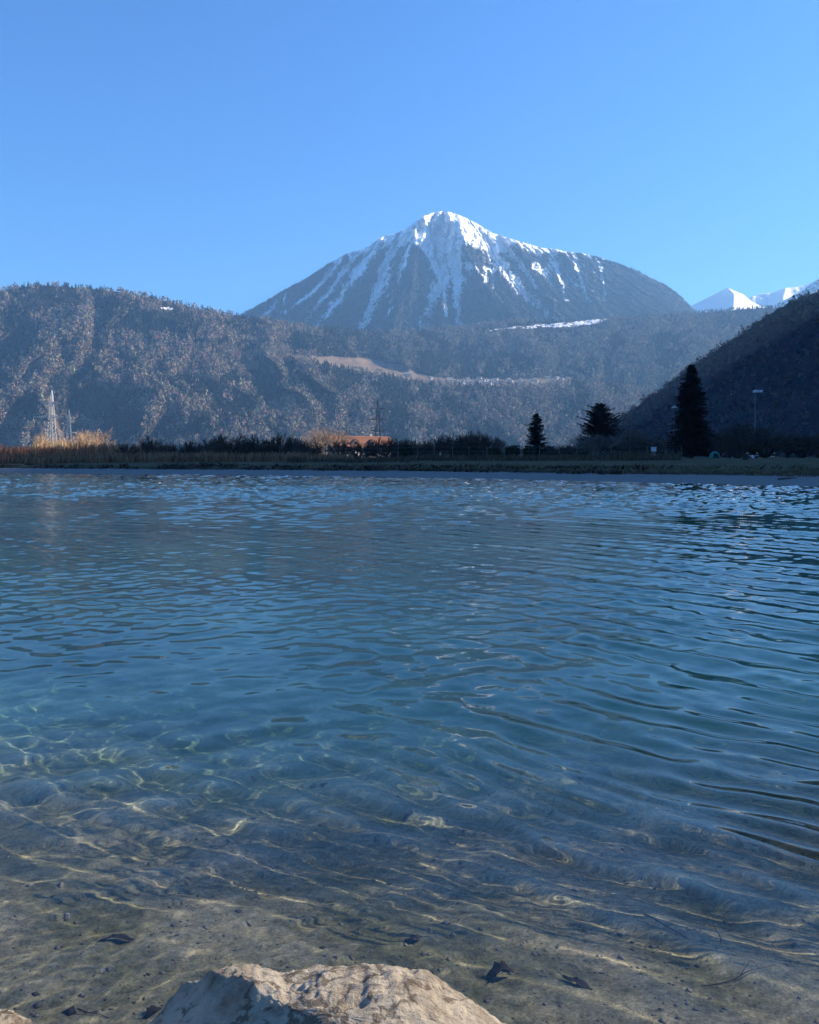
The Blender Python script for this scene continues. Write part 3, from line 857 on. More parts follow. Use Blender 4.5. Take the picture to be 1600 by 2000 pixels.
# --- conifers
def conifer(seed, H, prof, nb, droop, frond, upturn=0.0, start=0.06, gap=0.0):
    """prof(t): crown radius at height fraction t; fronds carry sprays of needle faces"""
    r = random.Random(seed); t_ = Tw(); br = Tw()
    for k in range(nb):
        t = start + (1 - start) * (k + r.random()) / nb
        R = prof(t) * (r.uniform(0.55, 1.02) if r.random() < 0.85 else r.uniform(1.0, 1.28))
        if r.random() < gap: continue
        an = r.uniform(0, 2 * math.pi)
        o_ = Vector((math.cos(an), math.sin(an), 0)); p0 = Vector((0, 0, t * H))
        tip = p0 + o_ * R + Vector((0, 0, -droop * R + upturn * R))
        br.seg(p0, tip, 0.035, 0.008)
        side_ = Vector((-o_.y, o_.x, 0))
        m_ = max(4, int(R / 0.16))
        for j in range(m_):
            s = (j + 0.6) / m_
            c = p0.lerp(tip, s) + Vector((0, 0, -0.10 * math.sin(s * 3.1) * R * droop))
            wd = frond * (1.15 - 0.75 * s) * r.uniform(0.6, 1.2)
            for sg in (-1, 1):
                e = c + side_ * sg * wd + o_ * wd * 0.75 + Vector((0, 0, r.uniform(-0.30, 0.12)))
                t_.tri(c - o_ * 0.13, c + o_ * 0.16 + Vector((0, 0, -0.12)), e)
            t_.tri(c + side_ * 0.13, c - side_ * 0.13, c + o_ * 0.45 + Vector((0, 0, r.uniform(-0.22, 0.18) + upturn * 0.3)))
    return t_, br

def place_conifer(name, label, px, d, top, H_args, trunk_r):
    g0 = at_ground(px, d, 0.1); H = CZ + (HOR - top) / F * d - g0.z
    seed, prof, nb, droop, frond, up, start, gap = H_args
    cr, br = conifer(seed, H, lambda t: prof(t), nb, droop, frond, up, start, gap)
    o = empty(name, g0)
    mb = MB(); mb.bar((0, 0, -0.2), (0, 0, H * 0.55), trunk_r, trunk_r * 0.5, 8); mb.bar((0, 0, H * 0.55), (0, 0, H * 0.985), trunk_r * 0.5, 0.02, 6)
    link('trunk', mb.mesh('trunk'), dark_bark, o)
    c_ = link('crown', cr.mesh('crown'), needle, o); c_['kind'] = 'stuff'; link('branches', br.mesh('branches'), dark_bark, c_)['kind'] = 'stuff'
    return tag(o, label, 'conifer')

pr = lambda pts: (lambda t: float(np.interp(t, [p[0] for p in pts], [p[1] for p in pts])))
D1 = 128
place_conifer('spruce_tree', 'tall dense dark conical spruce, the tallest tree on the right shore', 1351, D1, 713,
              (7, pr([(0, 2.4), (0.08, 3.4), (0.2, 3.4), (0.4, 2.9), (0.6, 2.4), (0.75, 1.9), (0.87, 1.25), (0.95, 0.65), (1, 0.2)]), 900, 0.10, 0.55, 0.0, 0.05, 0.0), 0.32)
place_conifer('cedar_tree', 'spreading dark cedar with several pointed tops behind grey bushes', 1172, 152, 790,
              (12, pr([(0, 2.6), (0.2, 3.8), (0.45, 3.9), (0.7, 3.1), (0.88, 1.9), (1, 0.5)]), 340, 0.0, 0.58, 0.44, 0.12, 0.0), 0.35)
place_conifer('open_conifer', 'small ragged dark conifer with layered boughs, left of the cedar', 1047, 138, 808,
              (19, pr([(0, 2.0), (0.15, 2.2), (0.35, 2.0), (0.55, 1.35), (0.72, 1.6), (0.85, 1.1), (0.95, 0.6), (1, 0.25)]), 250, 0.05, 0.42, 0.12, 0.06, 0.12), 0.2)

# --- reeds, grass and drift
def blades(name, pts, h0, h1, lean, width, colr, label, cat, seed=1):
    r = np.random.default_rng(seed); n = len(pts)
    h = r.uniform(h0, h1, n) * (0.7 + 0.7 * vnoise(pts[:, 0] / 2.5, pts[:, 1] / 2.5, 44)) * (0.8 + 0.5 * vnoise(pts[:, 0] / 9, pts[:, 1] / 9, 45)); an = r.random(n) * 6.283; ln = r.normal(0, lean, (n, 2)) * h[:, None]
    tx, ty = np.cos(an) * width, np.sin(an) * width
    a = pts.copy(); a[:, 0] -= tx; a[:, 1] -= ty
    b_ = pts.copy(); b_[:, 0] += tx; b_[:, 1] += ty
    m1 = pts.copy(); m1[:, 0] += ln[:, 0] * 0.4 + tx * 1.3; m1[:, 1] += ln[:, 1] * 0.4 + ty; m1[:, 2] += h * 0.6
    c_ = pts.copy(); c_[:, 0] += ln[:, 0]; c_[:, 1] += ln[:, 1]; c_[:, 2] += h
    V = np.stack([a, b_, m1, c_], 1).reshape(-1, 3); i = np.arange(n)[:, None] * 4
    fs = np.concatenate([i + np.array([[0, 1, 2]]), i + np.array([[0, 2, 3]])])
    me = mesh_np(name, V, fs)
    vcol(me, 'tint', np.repeat(colr, 4, 0))
    return tag(link(name, me, reed_mat), label, cat, kind='stuff')
reed_mat = simple_mat('dry_blades', (0.8, 0.8, 0.8), (1, 1, 1), 0.6, 0.9, attr='tint')

def strip(n, px0, px1, d0, d1, seed, clump=0.0):
    r = np.random.default_rng(seed); px = r.uniform(px0, px1, n); d = r.uniform(d0, d1, n)
    x = (px - 800) / F * d
    if clump:
        k = fbm(x / 2.2, d / 2.2, 3, seed) > clump; x, d = x[k], d[k]
    return np.stack([x, d, ground_z(x, d) - 0.03], -1)
r = np.random.default_rng(77)
p = strip(15000, -260, 690, 103, 113, 1); p = p[shore_q(p[:, 0], p[:, 1]) > 14]
blades('reed_bed', p, 0.65, 1.1, 0.14, 0.035, jitter_col(len(p), (0.27, 0.145, 0.08), 0.35, r), 'dry brown reed bed along the left far shore', 'reeds', 2)
p = strip(9000, -260, 330, 132, 150, 3)
blades('tall_reeds', p, 1.3, 2.1, 0.12, 0.05, jitter_col(len(p), (0.40, 0.17, 0.085), 0.25, r), 'rust-red tall reeds in sun behind the reed bed', 'reeds', 4)
p = strip(5000, 66, 178, 172, 186, 5)
blades('golden_reeds', p, 1.2, 3.0, 0.12, 0.06, jitter_col(len(p), (0.52, 0.34, 0.18), 0.22, r), 'golden tall reeds glowing in sun under the pylons', 'reeds', 6)
p = strip(14000, 560, 1330, 92, 116, 7, -0.05); p = p[shore_q(p[:, 0], p[:, 1]) > 22]
blades('rank_grass', p, 0.3, 0.8, 0.3, 0.03, jitter_col(len(p), (0.085, 0.065, 0.04), 0.3, r), 'dull rank grass along the fence on the far shore', 'grass', 8)
# turf tussocks hanging over the wave-cut step on the right bank, and short meadow grass
x = r.uniform(-10, 40, 60000); y = r.uniform(22, 85, 60000); q = shore_q(x, y)
k = (q > 6.2) & (q < 11) & (fbm(x / 1.2, y / 1.2, 3, 151) > -0.05); x, y = x[k], y[k]
p = np.stack([x, y, ground_z(x, y) - 0.02], -1)
blades('bank_turf', p, 0.10, 0.34, 0.9, 0.03, jitter_col(len(p), (0.15, 0.105, 0.06), 0.35, r), 'shaggy brown turf along the edge of the right bank', 'grass', 9)
x = r.uniform(-75, 20, 90000); y = r.uniform(50, 110, 90000); q = shore_q(x, y)
k = (q > 6.0) & (q < 8.6) & (fbm(x / 1.5, y / 1.5, 3, 153) > 0.0); x, y = x[k], y[k]
p = np.stack([x, y, ground_z(x, y) - 0.02], -1)
blades('drift_line', p, 0.10, 0.32, 1.0, 0.08, jitter_col(len(p), (0.05, 0.04, 0.03), 0.4, r), 'dark line of drifted reed stalks on the far beach', 'drift', 10)

# --- wire fence with posts along the shore
wood = simple_mat('weathered_wood', (0.10, 0.08, 0.058), (0.18, 0.14, 0.10), 4)
wire_m = simple_mat('galvanised_wire', (0.22, 0.22, 0.22), (0.34, 0.34, 0.34), 3, 0.5, metal=0.6)
fence = empty('wire_fence', at_ground(960, 119))
fo = fence.location
post_me = MB(); post_me.bar((0, 0, -0.3), (0, 0, 1.95), 0.055, 0.05, 6); post_me = post_me.mesh('post')
tops = []
for i, px in enumerate(np.arange(606, 1340, 34.6)):
    d = 119 + 2 * math.sin(i * 0.7)
    g0 = at_ground(px + random.uniform(-2, 2), d)
    link('post', post_me, wood, fence, g0 - fo, (random.uniform(-.03, .03), random.uniform(-.03, .03), i)); tops.append(g0 - fo)
for hgt in (0.5, 1.15, 1.8):
    mb = MB()
    for a, b_ in zip(tops[:-1], tops[1:]):
        mb.bar(a + Vector((0, -0.06, hgt)), b_ + Vector((0, -0.06, hgt)), 0.008, 0.008, 3)
    link('wire', mb.mesh('wire'), wire_m, fence)
tag(fence, 'wire fence with thin pale wooden posts along the far shore', 'fence')
# leaning stake
mb = MB(); mb.bar((0, 0, -0.1), (0.95, 0, 0.95), 0.05, 0.04, 6)
tag(link('leaning_stake', mb.mesh('leaning_stake'), wood, None, at_ground(1143, 118)), 'leaning wooden stake among shore brush left of the cedar', 'stake')
mb = MB(); mb.bar((0, 0, -0.2), (0.02, 0, 1.1), 0.05, 0.045, 6)
tag(link('wooden_post', mb.mesh('wooden_post'), wood, None, at_ground(1325, 118)), 'short pale post standing just left of the tall spruce', 'post')

# --- lattice pylons
steel = simple_mat('galvanised_steel', (0.48, 0.47, 0.45), (0.62, 0.61, 0.58), 0.6, 0.55)  # steel brightened in colour to carry the sun on the left pylons
glass_m = simple_mat('insulator_glaze', (0.10, 0.07, 0.05), (0.16, 0.11, 0.08), 4, 0.3)
dark_steel = simple_mat('pylon_dark_steel', (0.05, 0.055, 0.06), (0.10, 0.105, 0.11), 0.6, 0.6)  # darker steel tone that sets one pylon off from the slope
def pylon(label, px, d, top, wbase, arms, rz, steel=steel):
    g0 = at_ground(px, d, 0.2); H = CZ + (HOR - top) / F * d - g0.z
    o = empty('power_pylon', g0, rz)
    def half(z):
        t = z / H
        return wbase * 0.5 * (1 - t) ** 1.0 * 0.82 + 0.28 if t < 0.9 else (wbase * 0.5 * 0.1 * 0.82 + 0.28) * (1 - (t - 0.9) / 0.1) + 0.04
    zs = [0]; 
    while zs[-1] < H - 1.2: zs.append(zs[-1] + max(1.1, half(zs[-1]) * 1.5))
    zs[-1] = H
    legr = 0.17
    cs = [(-1, -1), (1, -1), (1, 1), (-1, 1)]
    for sx, sy in cs:
        mb = MB()
        for z0, z1 in zip(zs[:-1], zs[1:]):
            mb.bar((sx * half(z0), sy * half(z0), z0), (sx * half(z1), sy * half(z1), z1), legr, legr, 4)
        link('leg', mb.mesh('leg'), steel, o)
    mb = MB()
    for z0, z1 in zip(zs[:-1], zs[1:]):
        for k in range(4):
            a, b_ = cs[k], cs[(k + 1) % 4]; h0, h1 = half(z0), half(z1)
            mb.bar((a[0] * h0, a[1] * h0, z0), (b_[0] * h1, b_[1] * h1, z1), 0.065, 0.065, 3)
            mb.bar((b_[0] * h0, b_[1] * h0, z0), (a[0] * h1, a[1] * h1, z1), 0.065, 0.065, 3)
    link('lattice_bracing', mb.mesh('lattice_bracing'), steel, o)['kind'] = 'stuff'
    for za, L, sg in arms:
        z = H * za; h = half(z); mb = MB(); tip = Vector((sg * L, 0, z + 0.15))
        for sy in (-1, 1):
            mb.bar((sg * h * 0.5, sy * h, z), tip, 0.24, 0.18, 4)
            mb.bar((sg * h * 0.5, sy * h, z + 0.9), tip, 0.2, 0.15, 4)
        for k in range(1, 5):
            f = k / 5.0
            mb.bar((sg * (h * .5 + (L - h * .5) * f), h * (1 - f), z + 0.15 * f), (sg * (h * .5 + (L - h * .5) * f), -h * (1 - f), z + 0.9 * (1 - f) + .15 * f), 0.04, 0.04, 3)
        arm = link('cross_arm', mb.mesh('cross_arm'), steel, o)
        mb = MB(); mb.bar(tip, tip + Vector((0, 0, -1.1)), 0.10, 0.10, 6); link('insulator', mb.mesh('insulator'), glass_m, arm)
    return tag(o, label, 'pylon')
pylon('taller lattice power pylon rising behind the orange willows at left', 101, 400, 762, 4.2, [(0.80, 4.6, 1), (0.80, 4.6, -1), (0.60, 6.2, 1), (0.60, 10.0, -1)], -0.15)
pylon('smaller lattice power pylon just right of the taller one', 135, 520, 801, 4.0, [(0.75, 3.4, 1), (0.75, 3.4, -1), (0.52, 4.8, 1), (0.52, 4.8, -1), (0.28, 4.0, 1), (0.28, 4.0, -1)], 0.2)
pylon('dark lattice power pylon standing behind the red-roofed house', 738, 470, 781, 4.0, [(0.84, 3.8, 1), (0.66, 4.8, 1), (0.66, 6.0, -1), (0.46, 5.4, 1), (0.46, 3.5, -1)], 0.1, dark_steel)

# --- floodlight masts
lamp_m = simple_mat('pale_lamp_housing', (0.36, 0.36, 0.36), (0.46, 0.46, 0.46), 3, 0.4)
lens_m = simple_mat('lamp_glass', (0.45, 0.47, 0.5), (0.55, 0.57, 0.6), 3, 0.15)
dull_steel = simple_mat('dull_grey_paint', (0.16, 0.165, 0.17), (0.22, 0.225, 0.23), 0.6, 0.6)
def floodlight(label, px, d, top, sg):
    g0 = at_ground(px, d, 0.2); H = CZ + (HOR - top) / F * d - g0.z
    o = empty('floodlight_mast', g0, 0.1)
    mb = MB(); mb.bar((0, 0, -0.1), (0, 0, H), 0.10, 0.06, 8); link('pole', mb.mesh('pole'), dull_steel, o)
    mb = MB(); mb.bar((-0.5 * sg, 0, H), (1.3 * sg, 0, H + 0.25), 0.05, 0.05, 5); link('bracket', mb.mesh('bracket'), steel, o)
    for k, xx in enumerate((-0.35, 0.65)):
        mb = MB(); x0, x1 = sorted((sg * xx, sg * (xx + 0.85)))
        mb.add([(x0, -0.35, H + 0.1), (x1, -0.35, H + 0.2), (x1, 0.35, H + 0.25), (x0, 0.35, H + 0.15), (x0 + .1, -0.25, H + 0.42), (x1 - .1, -0.25, H + 0.52), (x1 - .1, 0.25, H + 0.57), (x0 + .1, 0.25, H + 0.47)],
               [(0, 3, 2, 1), (4, 5, 6, 7), (0, 1, 5, 4), (1, 2, 6, 5), (2, 3, 7, 6), (3, 0, 4, 7)])
        hd = link('lamp_head', mb.mesh('lamp_head'), lamp_m, o)
        mb = MB(); mb.box(x0 + 0.08, x1 - 0.08, -0.28, 0.28, H + 0.05, H + 0.095); link('lens', mb.mesh('lens'), lens_m, hd)
    return tag(o, label, 'floodlight')
floodlight('floodlight mast with pale lamp heads against the dark hill, right of the spruce', 1475, 160, 767, 1)
floodlight('floodlight mast partly hidden behind the left side of the tall spruce', 1316, 172, 797, 1)

# --- red-roofed house
tile = simple_mat('red_roof_tiles', (0.22, 0.095, 0.06), (0.33, 0.155, 0.10), 3, 0.85)
plaster = simple_mat('cream_plaster', (0.55, 0.47, 0.36), (0.66, 0.57, 0.45), 1.5)
dark_glass = simple_mat('window_glass', (0.02, 0.025, 0.03), (0.04, 0.045, 0.05), 2, 0.1)
def house(px, d, label, L=24.0, W=11.0, ez=3.9, rzz=7.9, rz=0.55):
    g0 = at_ground(px, d, 0.1)
    o = empty('red_roofed_house', g0, rz)
    mb = MB(); mb.add([(-L/2, -W/2, 0), (L/2, -W/2, 0), (L/2, W/2, 0), (-L/2, W/2, 0), (-L/2, -W/2, ez), (L/2, -W/2, ez), (L/2, W/2, ez), (-L/2, W/2, ez), (-L/2, 0, rzz - .2), (L/2, 0, rzz - .2)],
                      [(0, 1, 5, 4), (2, 3, 7, 6), (1, 2, 6, 9, 5), (3, 0, 4, 8, 7)])
    link('wall', mb.mesh('wall'), plaster, o)
    rf = None
    for sg in (-1, 1):
        mb = MB(); e = 0.7; y0 = sg * (W / 2 + e); z0 = ez - 0.35
        vs = [(-L/2 - e, y0, z0), (L/2 + e, y0, z0), (L/2 + e, 0, rzz), (-L/2 - e, 0, rzz)]
        vs += [(x, y, z + 0.22) for x, y, z in vs]
        mb.add(vs, [(0, 1, 2, 3), (7, 6, 5, 4), (0, 4, 5, 1), (1, 5, 6, 2), (2, 6, 7, 3), (3, 7, 4, 0)])
        rf = link('roof', mb.mesh('roof'), tile, o)
        # tile courses
        for k in range(9):
            f = (k + 0.5) / 9.5; yy = y0 * (1 - f); zz = z0 + (rzz - z0) * f + 0.23
            mb = MB(); mb.box(-L/2 - e, L/2 + e, min(yy, yy + sg * 0.1), max(yy, yy + sg * 0.1), zz - 0.05, zz + 0.05)
            link('tile_course', mb.mesh('tile_course'), tile, rf)
        if sg == -1: front = rf
    mb = MB(); mb.box(4.5, 5.5, 0.3, 1.3, rzz - 1.2, rzz + 1.1); link('chimney', mb.mesh('chimney'), plaster, o)
    for xx in (-4.0, 3.0):
        mb = MB(); mb.box(xx - 1.1, xx + 1.1, -W/2 + 1.0, -W/2 + 4.6, ez + 0.4, ez + 2.2); dm_ = link('dormer', mb.mesh('dormer'), plaster, o)
        mb = MB(); mb.box(xx - 0.6, xx + 0.6, -W/2 + 0.96, -W/2 + 0.995, ez + 0.8, ez + 1.9); link('window', mb.mesh('window'), dark_glass, dm_)
        mb = MB(); mb.add([(xx - 1.4, -W/2 + .6, ez + 2.1), (xx + 1.4, -W/2 + .6, ez + 2.1), (xx, -W/2 + .6, ez + 3.0), (xx - 1.4, -W/2 + 5.0, ez + 2.1), (xx + 1.4, -W/2 + 5, ez + 2.1), (xx, -W/2 + 5, ez + 3.0)],
                          [(0, 1, 2), (5, 4, 3), (0, 2, 5, 3), (2, 1, 4, 5), (1, 0, 3, 4)]); link('dormer_roof', mb.mesh('dormer_roof'), tile, dm_)
    for xx in (-9, -5.5, 5.5, 9):
        mb = MB(); mb.box(xx - 0.6, xx + 0.6, -W/2 - 0.03, -W/2 + 0.03, 1.2, 2.6); link('window', mb.mesh('window'), dark_glass, o)
    mb = MB(); mb.box(-0.7, 0.7, -W/2 - 0.04, -W/2 + 0.03, 0.05, 2.3); link('door', mb.mesh('door'), wood, o)
    return tag(o, label, 'house')
house(703, 305, 'long house with sunlit red tiled roof behind the dark shore shrubs')

# --- village houses on the terrace of the far slope
vw = simple_mat('village_plaster', (0.26, 0.23, 0.20), (0.62, 0.60, 0.57), 0.02)
vr = simple_mat('village_roofs', (0.12, 0.10, 0.09), (0.34, 0.32, 0.31), 0.02)
wm = MB(); wm.add([(-.5, -.5, -.4), (.5, -.5, -.4), (.5, .5, -.4), (-.5, .5, -.4), (-.5, -.5, .55), (.5, -.5, .55), (.5, .5, .55), (-.5, .5, .55), (-.5, 0, .9), (.5, 0, .9)], [(0, 1, 5, 4), (2, 3, 7, 6), (1, 2, 6, 9, 5), (3, 0, 4, 8, 7)])
wm = wm.mesh('wall')
rm = MB()
for sg in (-1, 1):
    vs = [(-.58, sg * .6, .50), (.58, sg * .6, .50), (.58, 0, .93), (-.58, 0, .93)]; vs += [(x, y, z + .07) for x, y, z in vs]
    rm.add(vs, [(0, 1, 2, 3), (7, 6, 5, 4), (0, 4, 5, 1), (1, 5, 6, 2), (2, 6, 7, 3), (3, 7, 4, 0)])
rm = rm.mesh('roof')
rr = random.Random(9); used = []
def village_house(px, py, sz, label, group):
    P_, _ = slope_point(np.array([px]), np.array([py])); p = P_[0]
    o = empty('village_house', p, rr.uniform(-0.6, 0.9), (sz * rr.uniform(1.0, 1.5), sz, sz * rr.uniform(0.7, 0.9)))
    link('wall', wm, vw, o); link('roof', rm, vr, o)
    tag(o, label, 'house', group)
village_house(796, 735, 20, 'lone white farmhouse at the lower edge of the vineyard field', None)
village_house(842, 741, 14, 'small house on the meadow just left of the village', None)
while len(used) < 44:
    px = rr.uniform(872, 1112); py = float(np.interp(px, *TER)) - rr.uniform(-1.5, 9.5)
    if all(abs(px - a) > 7 or abs(py - b_) > 2.6 for a, b_ in used):
        used.append((px, py)); village_house(px, py, rr.uniform(10, 15), 'small pale village house on the terrace of the far slope', 'village houses on the terrace')

# --- small things on the meadow
turq = simple_mat('turquoise_tent_cloth', (0.02, 0.12, 0.10), (0.04, 0.18, 0.155), 3)
o = empty('beach_tent', at_ground(1396, 118, 0.0), 0.0, 0.8)
mb = MB(); seg = 12
for k in range(seg):
    for j in range(4):
        a0, a1 = 2 * math.pi * k / seg, 2 * math.pi * (k + 1) / seg; e0, e1 = math.pi / 2 * j / 4, math.pi / 2 * (j + 1) / 4
        q_ = lambda a, e: (1.05 * math.cos(a) * math.cos(e) ** 0.8, 0.8 * math.sin(a) * math.cos(e) ** 0.8, 1.25 * math.sin(e) ** 1.2)
        if not (k in (8, 9) and j < 2): mb.add([q_(a0, e0), q_(a1, e0), q_(a1, e1), q_(a0, e1)], [(0, 1, 2, 3)])
link('canopy', mb.mesh('canopy'), turq, o)
mb = MB(); mb.box(-0.9, 0.9, -0.7, 0.7, 0.005, 0.03); link('ground_sheet', mb.mesh('ground_sheet'), dark_bark, o)
for sg in (-1, 1):
    mb = MB(); mb.bar((sg * 1.0, -0.5, 0), (0, 0, 1.29), 0.02, 0.02, 5); link('tent_pole', mb.mesh('tent_pole'), steel, o)
tag(o, 'small turquoise dome tent right of the tall spruce', 'tent')
white_p = simple_mat('white_panel', (0.42, 0.43, 0.45), (0.52, 0.53, 0.55), 2)
o = empty('information_pillar', at_ground(1277, 122, 0.0), 0.2)
mb = MB(); mb.box(-0.22, 0.22, -0.14, 0.14, -0.1, 1.05); link('pillar', mb.mesh('pillar'), grey_bark, o)
mb = MB(); mb.box(-0.32, 0.32, -0.20, 0.20, 1.05, 1.62); link('panel', mb.mesh('panel'), white_p, o)
mb = MB(); mb.box(-0.36, 0.36, -0.24, 0.24, 1.62, 1.70); link('cap', mb.mesh('cap'), white_p, o)
mb = MB(); mb.box(-0.26, 0.26, -0.18, 0.18, 0.25, 0.60); link('lower_panel', mb.mesh('lower_panel'), white_p, o)
tag(o, 'pale narrow information pillar on the meadow left of the spruce', 'pillar')
mb = MB()
mb.add([(-1.0, -0.5, 0.52), (1.0, -0.5, 0.05), (1.0, 0.5, 0.05), (-1.0, 0.5, 0.52), (-1.0, -0.5, 0.58), (1.0, -0.5, 0.11), (1.0, 0.5, 0.11), (-1.0, 0.5, 0.58)],
       [(0, 3, 2, 1), (4, 5, 6, 7), (0, 1, 5, 4), (1, 2, 6, 5), (2, 3, 7, 6), (3, 0, 4, 7)])
o = empty('white_board', at_ground(1300, 118, 0.0))
link('board', mb.mesh('board'), white_p, o)
mb = MB(); mb.box(-0.95, -0.85, -0.4, 0.4, -0.05, 0.50); link('support', mb.mesh('support'), wood, o)
tag(o, 'white board lying tilted on the grass beside the information pillar', 'board')

# --- people resting at the edge of the meadow
skin = simple_mat('skin', (0.50, 0.30, 0.21), (0.58, 0.36, 0.26), 8)
hair_m = simple_mat('dark_hair', (0.015, 0.011, 0.009), (0.03, 0.022, 0.018), 20)
cloth_b = simple_mat('black_clothing', (0.010, 0.010, 0.012), (0.022, 0.022, 0.026), 12)
cloth_n = simple_mat('navy_clothing', (0.012, 0.016, 0.03), (0.025, 0.03, 0.05), 12)
cloth_w = simple_mat('white_cloth', (0.65, 0.65, 0.64), (0.75, 0.75, 0.74), 12)
def skinned(name, joints, edges, mats, face_mat):
    me = bpy.data.meshes.new(name + '_skeleton'); me.from_pydata([j[0] for j in joints], edges, [])
    ob = bpy.data.objects.new(name, me); COL.objects.link(ob)
    sk = ob.modifiers.new('skin', 'SKIN'); ob.modifiers.new('sub', 'SUBSURF').levels = 1
    for v, j in zip(me.skin_vertices[0].data, joints):
        v.radius = (j[1], j[1] if len(j) < 3 else j[2]); 
    me.skin_vertices[0].data[0].use_root = True
    dg = bpy.context.evaluated_depsgraph_get(); dg.update()
    res = bpy.data.meshes.new_from_object(ob.evaluated_get(dg))
    bpy.data.objects.remove(ob)
    res.materials.clear()
    for m_ in mats: res.materials.append(m_)
    for p_ in res.polygons:
        p_.material_index = face_mat(p_.center); p_.use_smooth = True
    return res
def person(label, loc, rz, pose, mats):
    if pose == 'sit':      # seated on the ground, knees drawn up, arms round the shins
        J = [((0, 0, .14), .15, .13), ((0, .02, .36), .15, .11), ((0, -.03, .52), .17, .11), ((0, -.06, .62), .06), ((0, -.09, .71), .085, .10), ((0, -.11, .83), .08, .095),
             ((.10, -.05, .13), .09), ((.13, -.42, .44), .065), ((.13, -.55, .08), .048), ((.13, -.70, .05), .045, .03),
             ((-.10, -.05, .13), .09), ((-.13, -.42, .44), .065), ((-.13, -.55, .08), .048), ((-.13, -.70, .05), .045, .03),
             ((.20, -.04, .53), .06), ((.23, -.22, .36), .045), ((.10, -.46, .34), .035), ((.02, -.52, .33), .032),
             ((-.20, -.04, .53), .06), ((-.23, -.22, .36), .045), ((-.10, -.46, .34), .035), ((-.02, -.52, .30), .032)]
    elif pose == 'lean':   # seated, leaning back on the arms, legs stretched out
        J = [((0, 0, .13), .15, .12), ((0, .10, .34), .14, .11), ((0, .17, .50), .17, .11), ((0, .18, .60), .055), ((0, .16, .69), .08, .10), ((0, .15, .81), .08, .09),
             ((.10, -.06, .12), .09), ((.14, -.44, .24), .065), ((.14, -.82, .08), .045), ((.15, -.90, .14), .04),
             ((-.10, -.06, .12), .09), ((-.13, -.46, .12), .065), ((-.14, -.86, .07), .045), ((-.15, -.94, .13), .04),
             ((.21, .17, .50), .055), ((.29, .32, .28), .042), ((.31, .42, .05), .032), ((.32, .50, .03), .03),
             ((-.21, .17, .50), .055), ((-.29, .32, .28), .042), ((-.31, .42, .05), .032), ((-.32, .50, .03), .03)]
    E = [(0, 1), (1, 2), (2, 3), (3, 4), (4, 5), (0, 6), (6, 7), (7, 8), (8, 9), (0, 10), (10, 11), (11, 12), (12, 13), (2, 14), (14, 15), (15, 16), (16, 17), (2, 18), (18, 19), (19, 20), (20, 21)]
    hands = [Vector(J[17][0]), Vector(J[21][0]), Vector(J[16][0]), Vector(J[20][0])]; head = Vector(J[4][0]); hips = J[0][0][2]
    feet = [Vector(J[9][0]), Vector(J[13][0])]
    def fm(c):
        if min((c - h_).length for h_ in hands) < 0.09 or c.z > head.z - 0.13: return 0
        if min((c - h_).length for h_ in feet) < 0.12: return 3
        return 1 if (c.z > 0.27 and c.y > -0.33) or c.z > .5 else 2
    me = skinned('body', J, E, mats, fm)
    o = empty('person', loc, rz)
    link('body', me, None, o)
    # hair cap
    mb = MB(); hc = (Vector(J[4][0]) + Vector(J[5][0])) / 2 + Vector((0, 0.02, 0.03))
    rings = [[hc + Vector((0.108 * math.cos(a) * math.cos(e), 0.125 * math.sin(a) * math.cos(e) + 0.015, 0.135 * math.sin(e))) for a in [2 * math.pi * k / 12 for k in range(12)]] for e in (-0.15, 0.3, 0.75, 1.15, 1.5)]
    vs = [p_ for rg in rings for p_ in rg]
    mb.add(vs, [(i * 12 + k, i * 12 + (k + 1) % 12, (i + 1) * 12 + (k + 1) % 12, (i + 1) * 12 + k) for i in range(4) for k in range(12)])
    link('hair', mb.mesh('hair', True), hair_m, o)
    return tag(o, label, 'person')
D = 104
person('person in black sitting on the meadow with knees drawn up', at_ground(1459, D, 0.0), 0.5, 'sit', [skin, cloth_b, cloth_b, cloth_b])
person('person in navy sitting upright beside the white bag', at_ground(1479, D, 0.0), -0.5, 'sit', [skin, cloth_n, cloth_b, cloth_b])
person('person leaning back on bare arms, farthest right of the group', at_ground(1511, D + 1, 0.0), -1.2, 'lean', [skin, cloth_b, skin, cloth_b])
def bag(name, label, px, d, mat, s):
    mb = MB(); n = 10
    pr_ = [(0.0, 0.8), (0.1, 1.0), (0.55, 1.0), (0.85, 0.75), (1.0, 0.35)]
    vs = [(0.30 * s * w * math.cos(2 * math.pi * k / n) + .02 * h, 0.2 * s * w * math.sin(2 * math.pi * k / n), 0.48 * s * h) for h, w in pr_ for k in range(n)]
    mb.add(vs, [(i * n + k, i * n + (k + 1) % n, (i + 1) * n + (k + 1) % n, (i + 1) * n + k) for i in range(4) for k in range(n)] + [tuple(range(4 * n, 5 * n))])
    o = empty(name, at_ground(px, d, 0.0)); link('sack', mb.mesh('sack', True), mat, o)
    mb = MB(); mb.bar((-.1 * s, 0, .47 * s), (0, 0, .58 * s), .015, .015, 4); mb.bar((0, 0, .58 * s), (.1 * s, 0, .47 * s), .015, .015, 4); link('handle', mb.mesh('handle'), cloth_b, o)
    tag(o, label, 'bag')
bag('white_bag', 'white bag on the grass between the two seated people', 1470, D, cloth_w, 0.85)
bag('black_backpack', 'black backpack on the grass in front of the seated people', 1456, D - 6, cloth_b, 1.1)
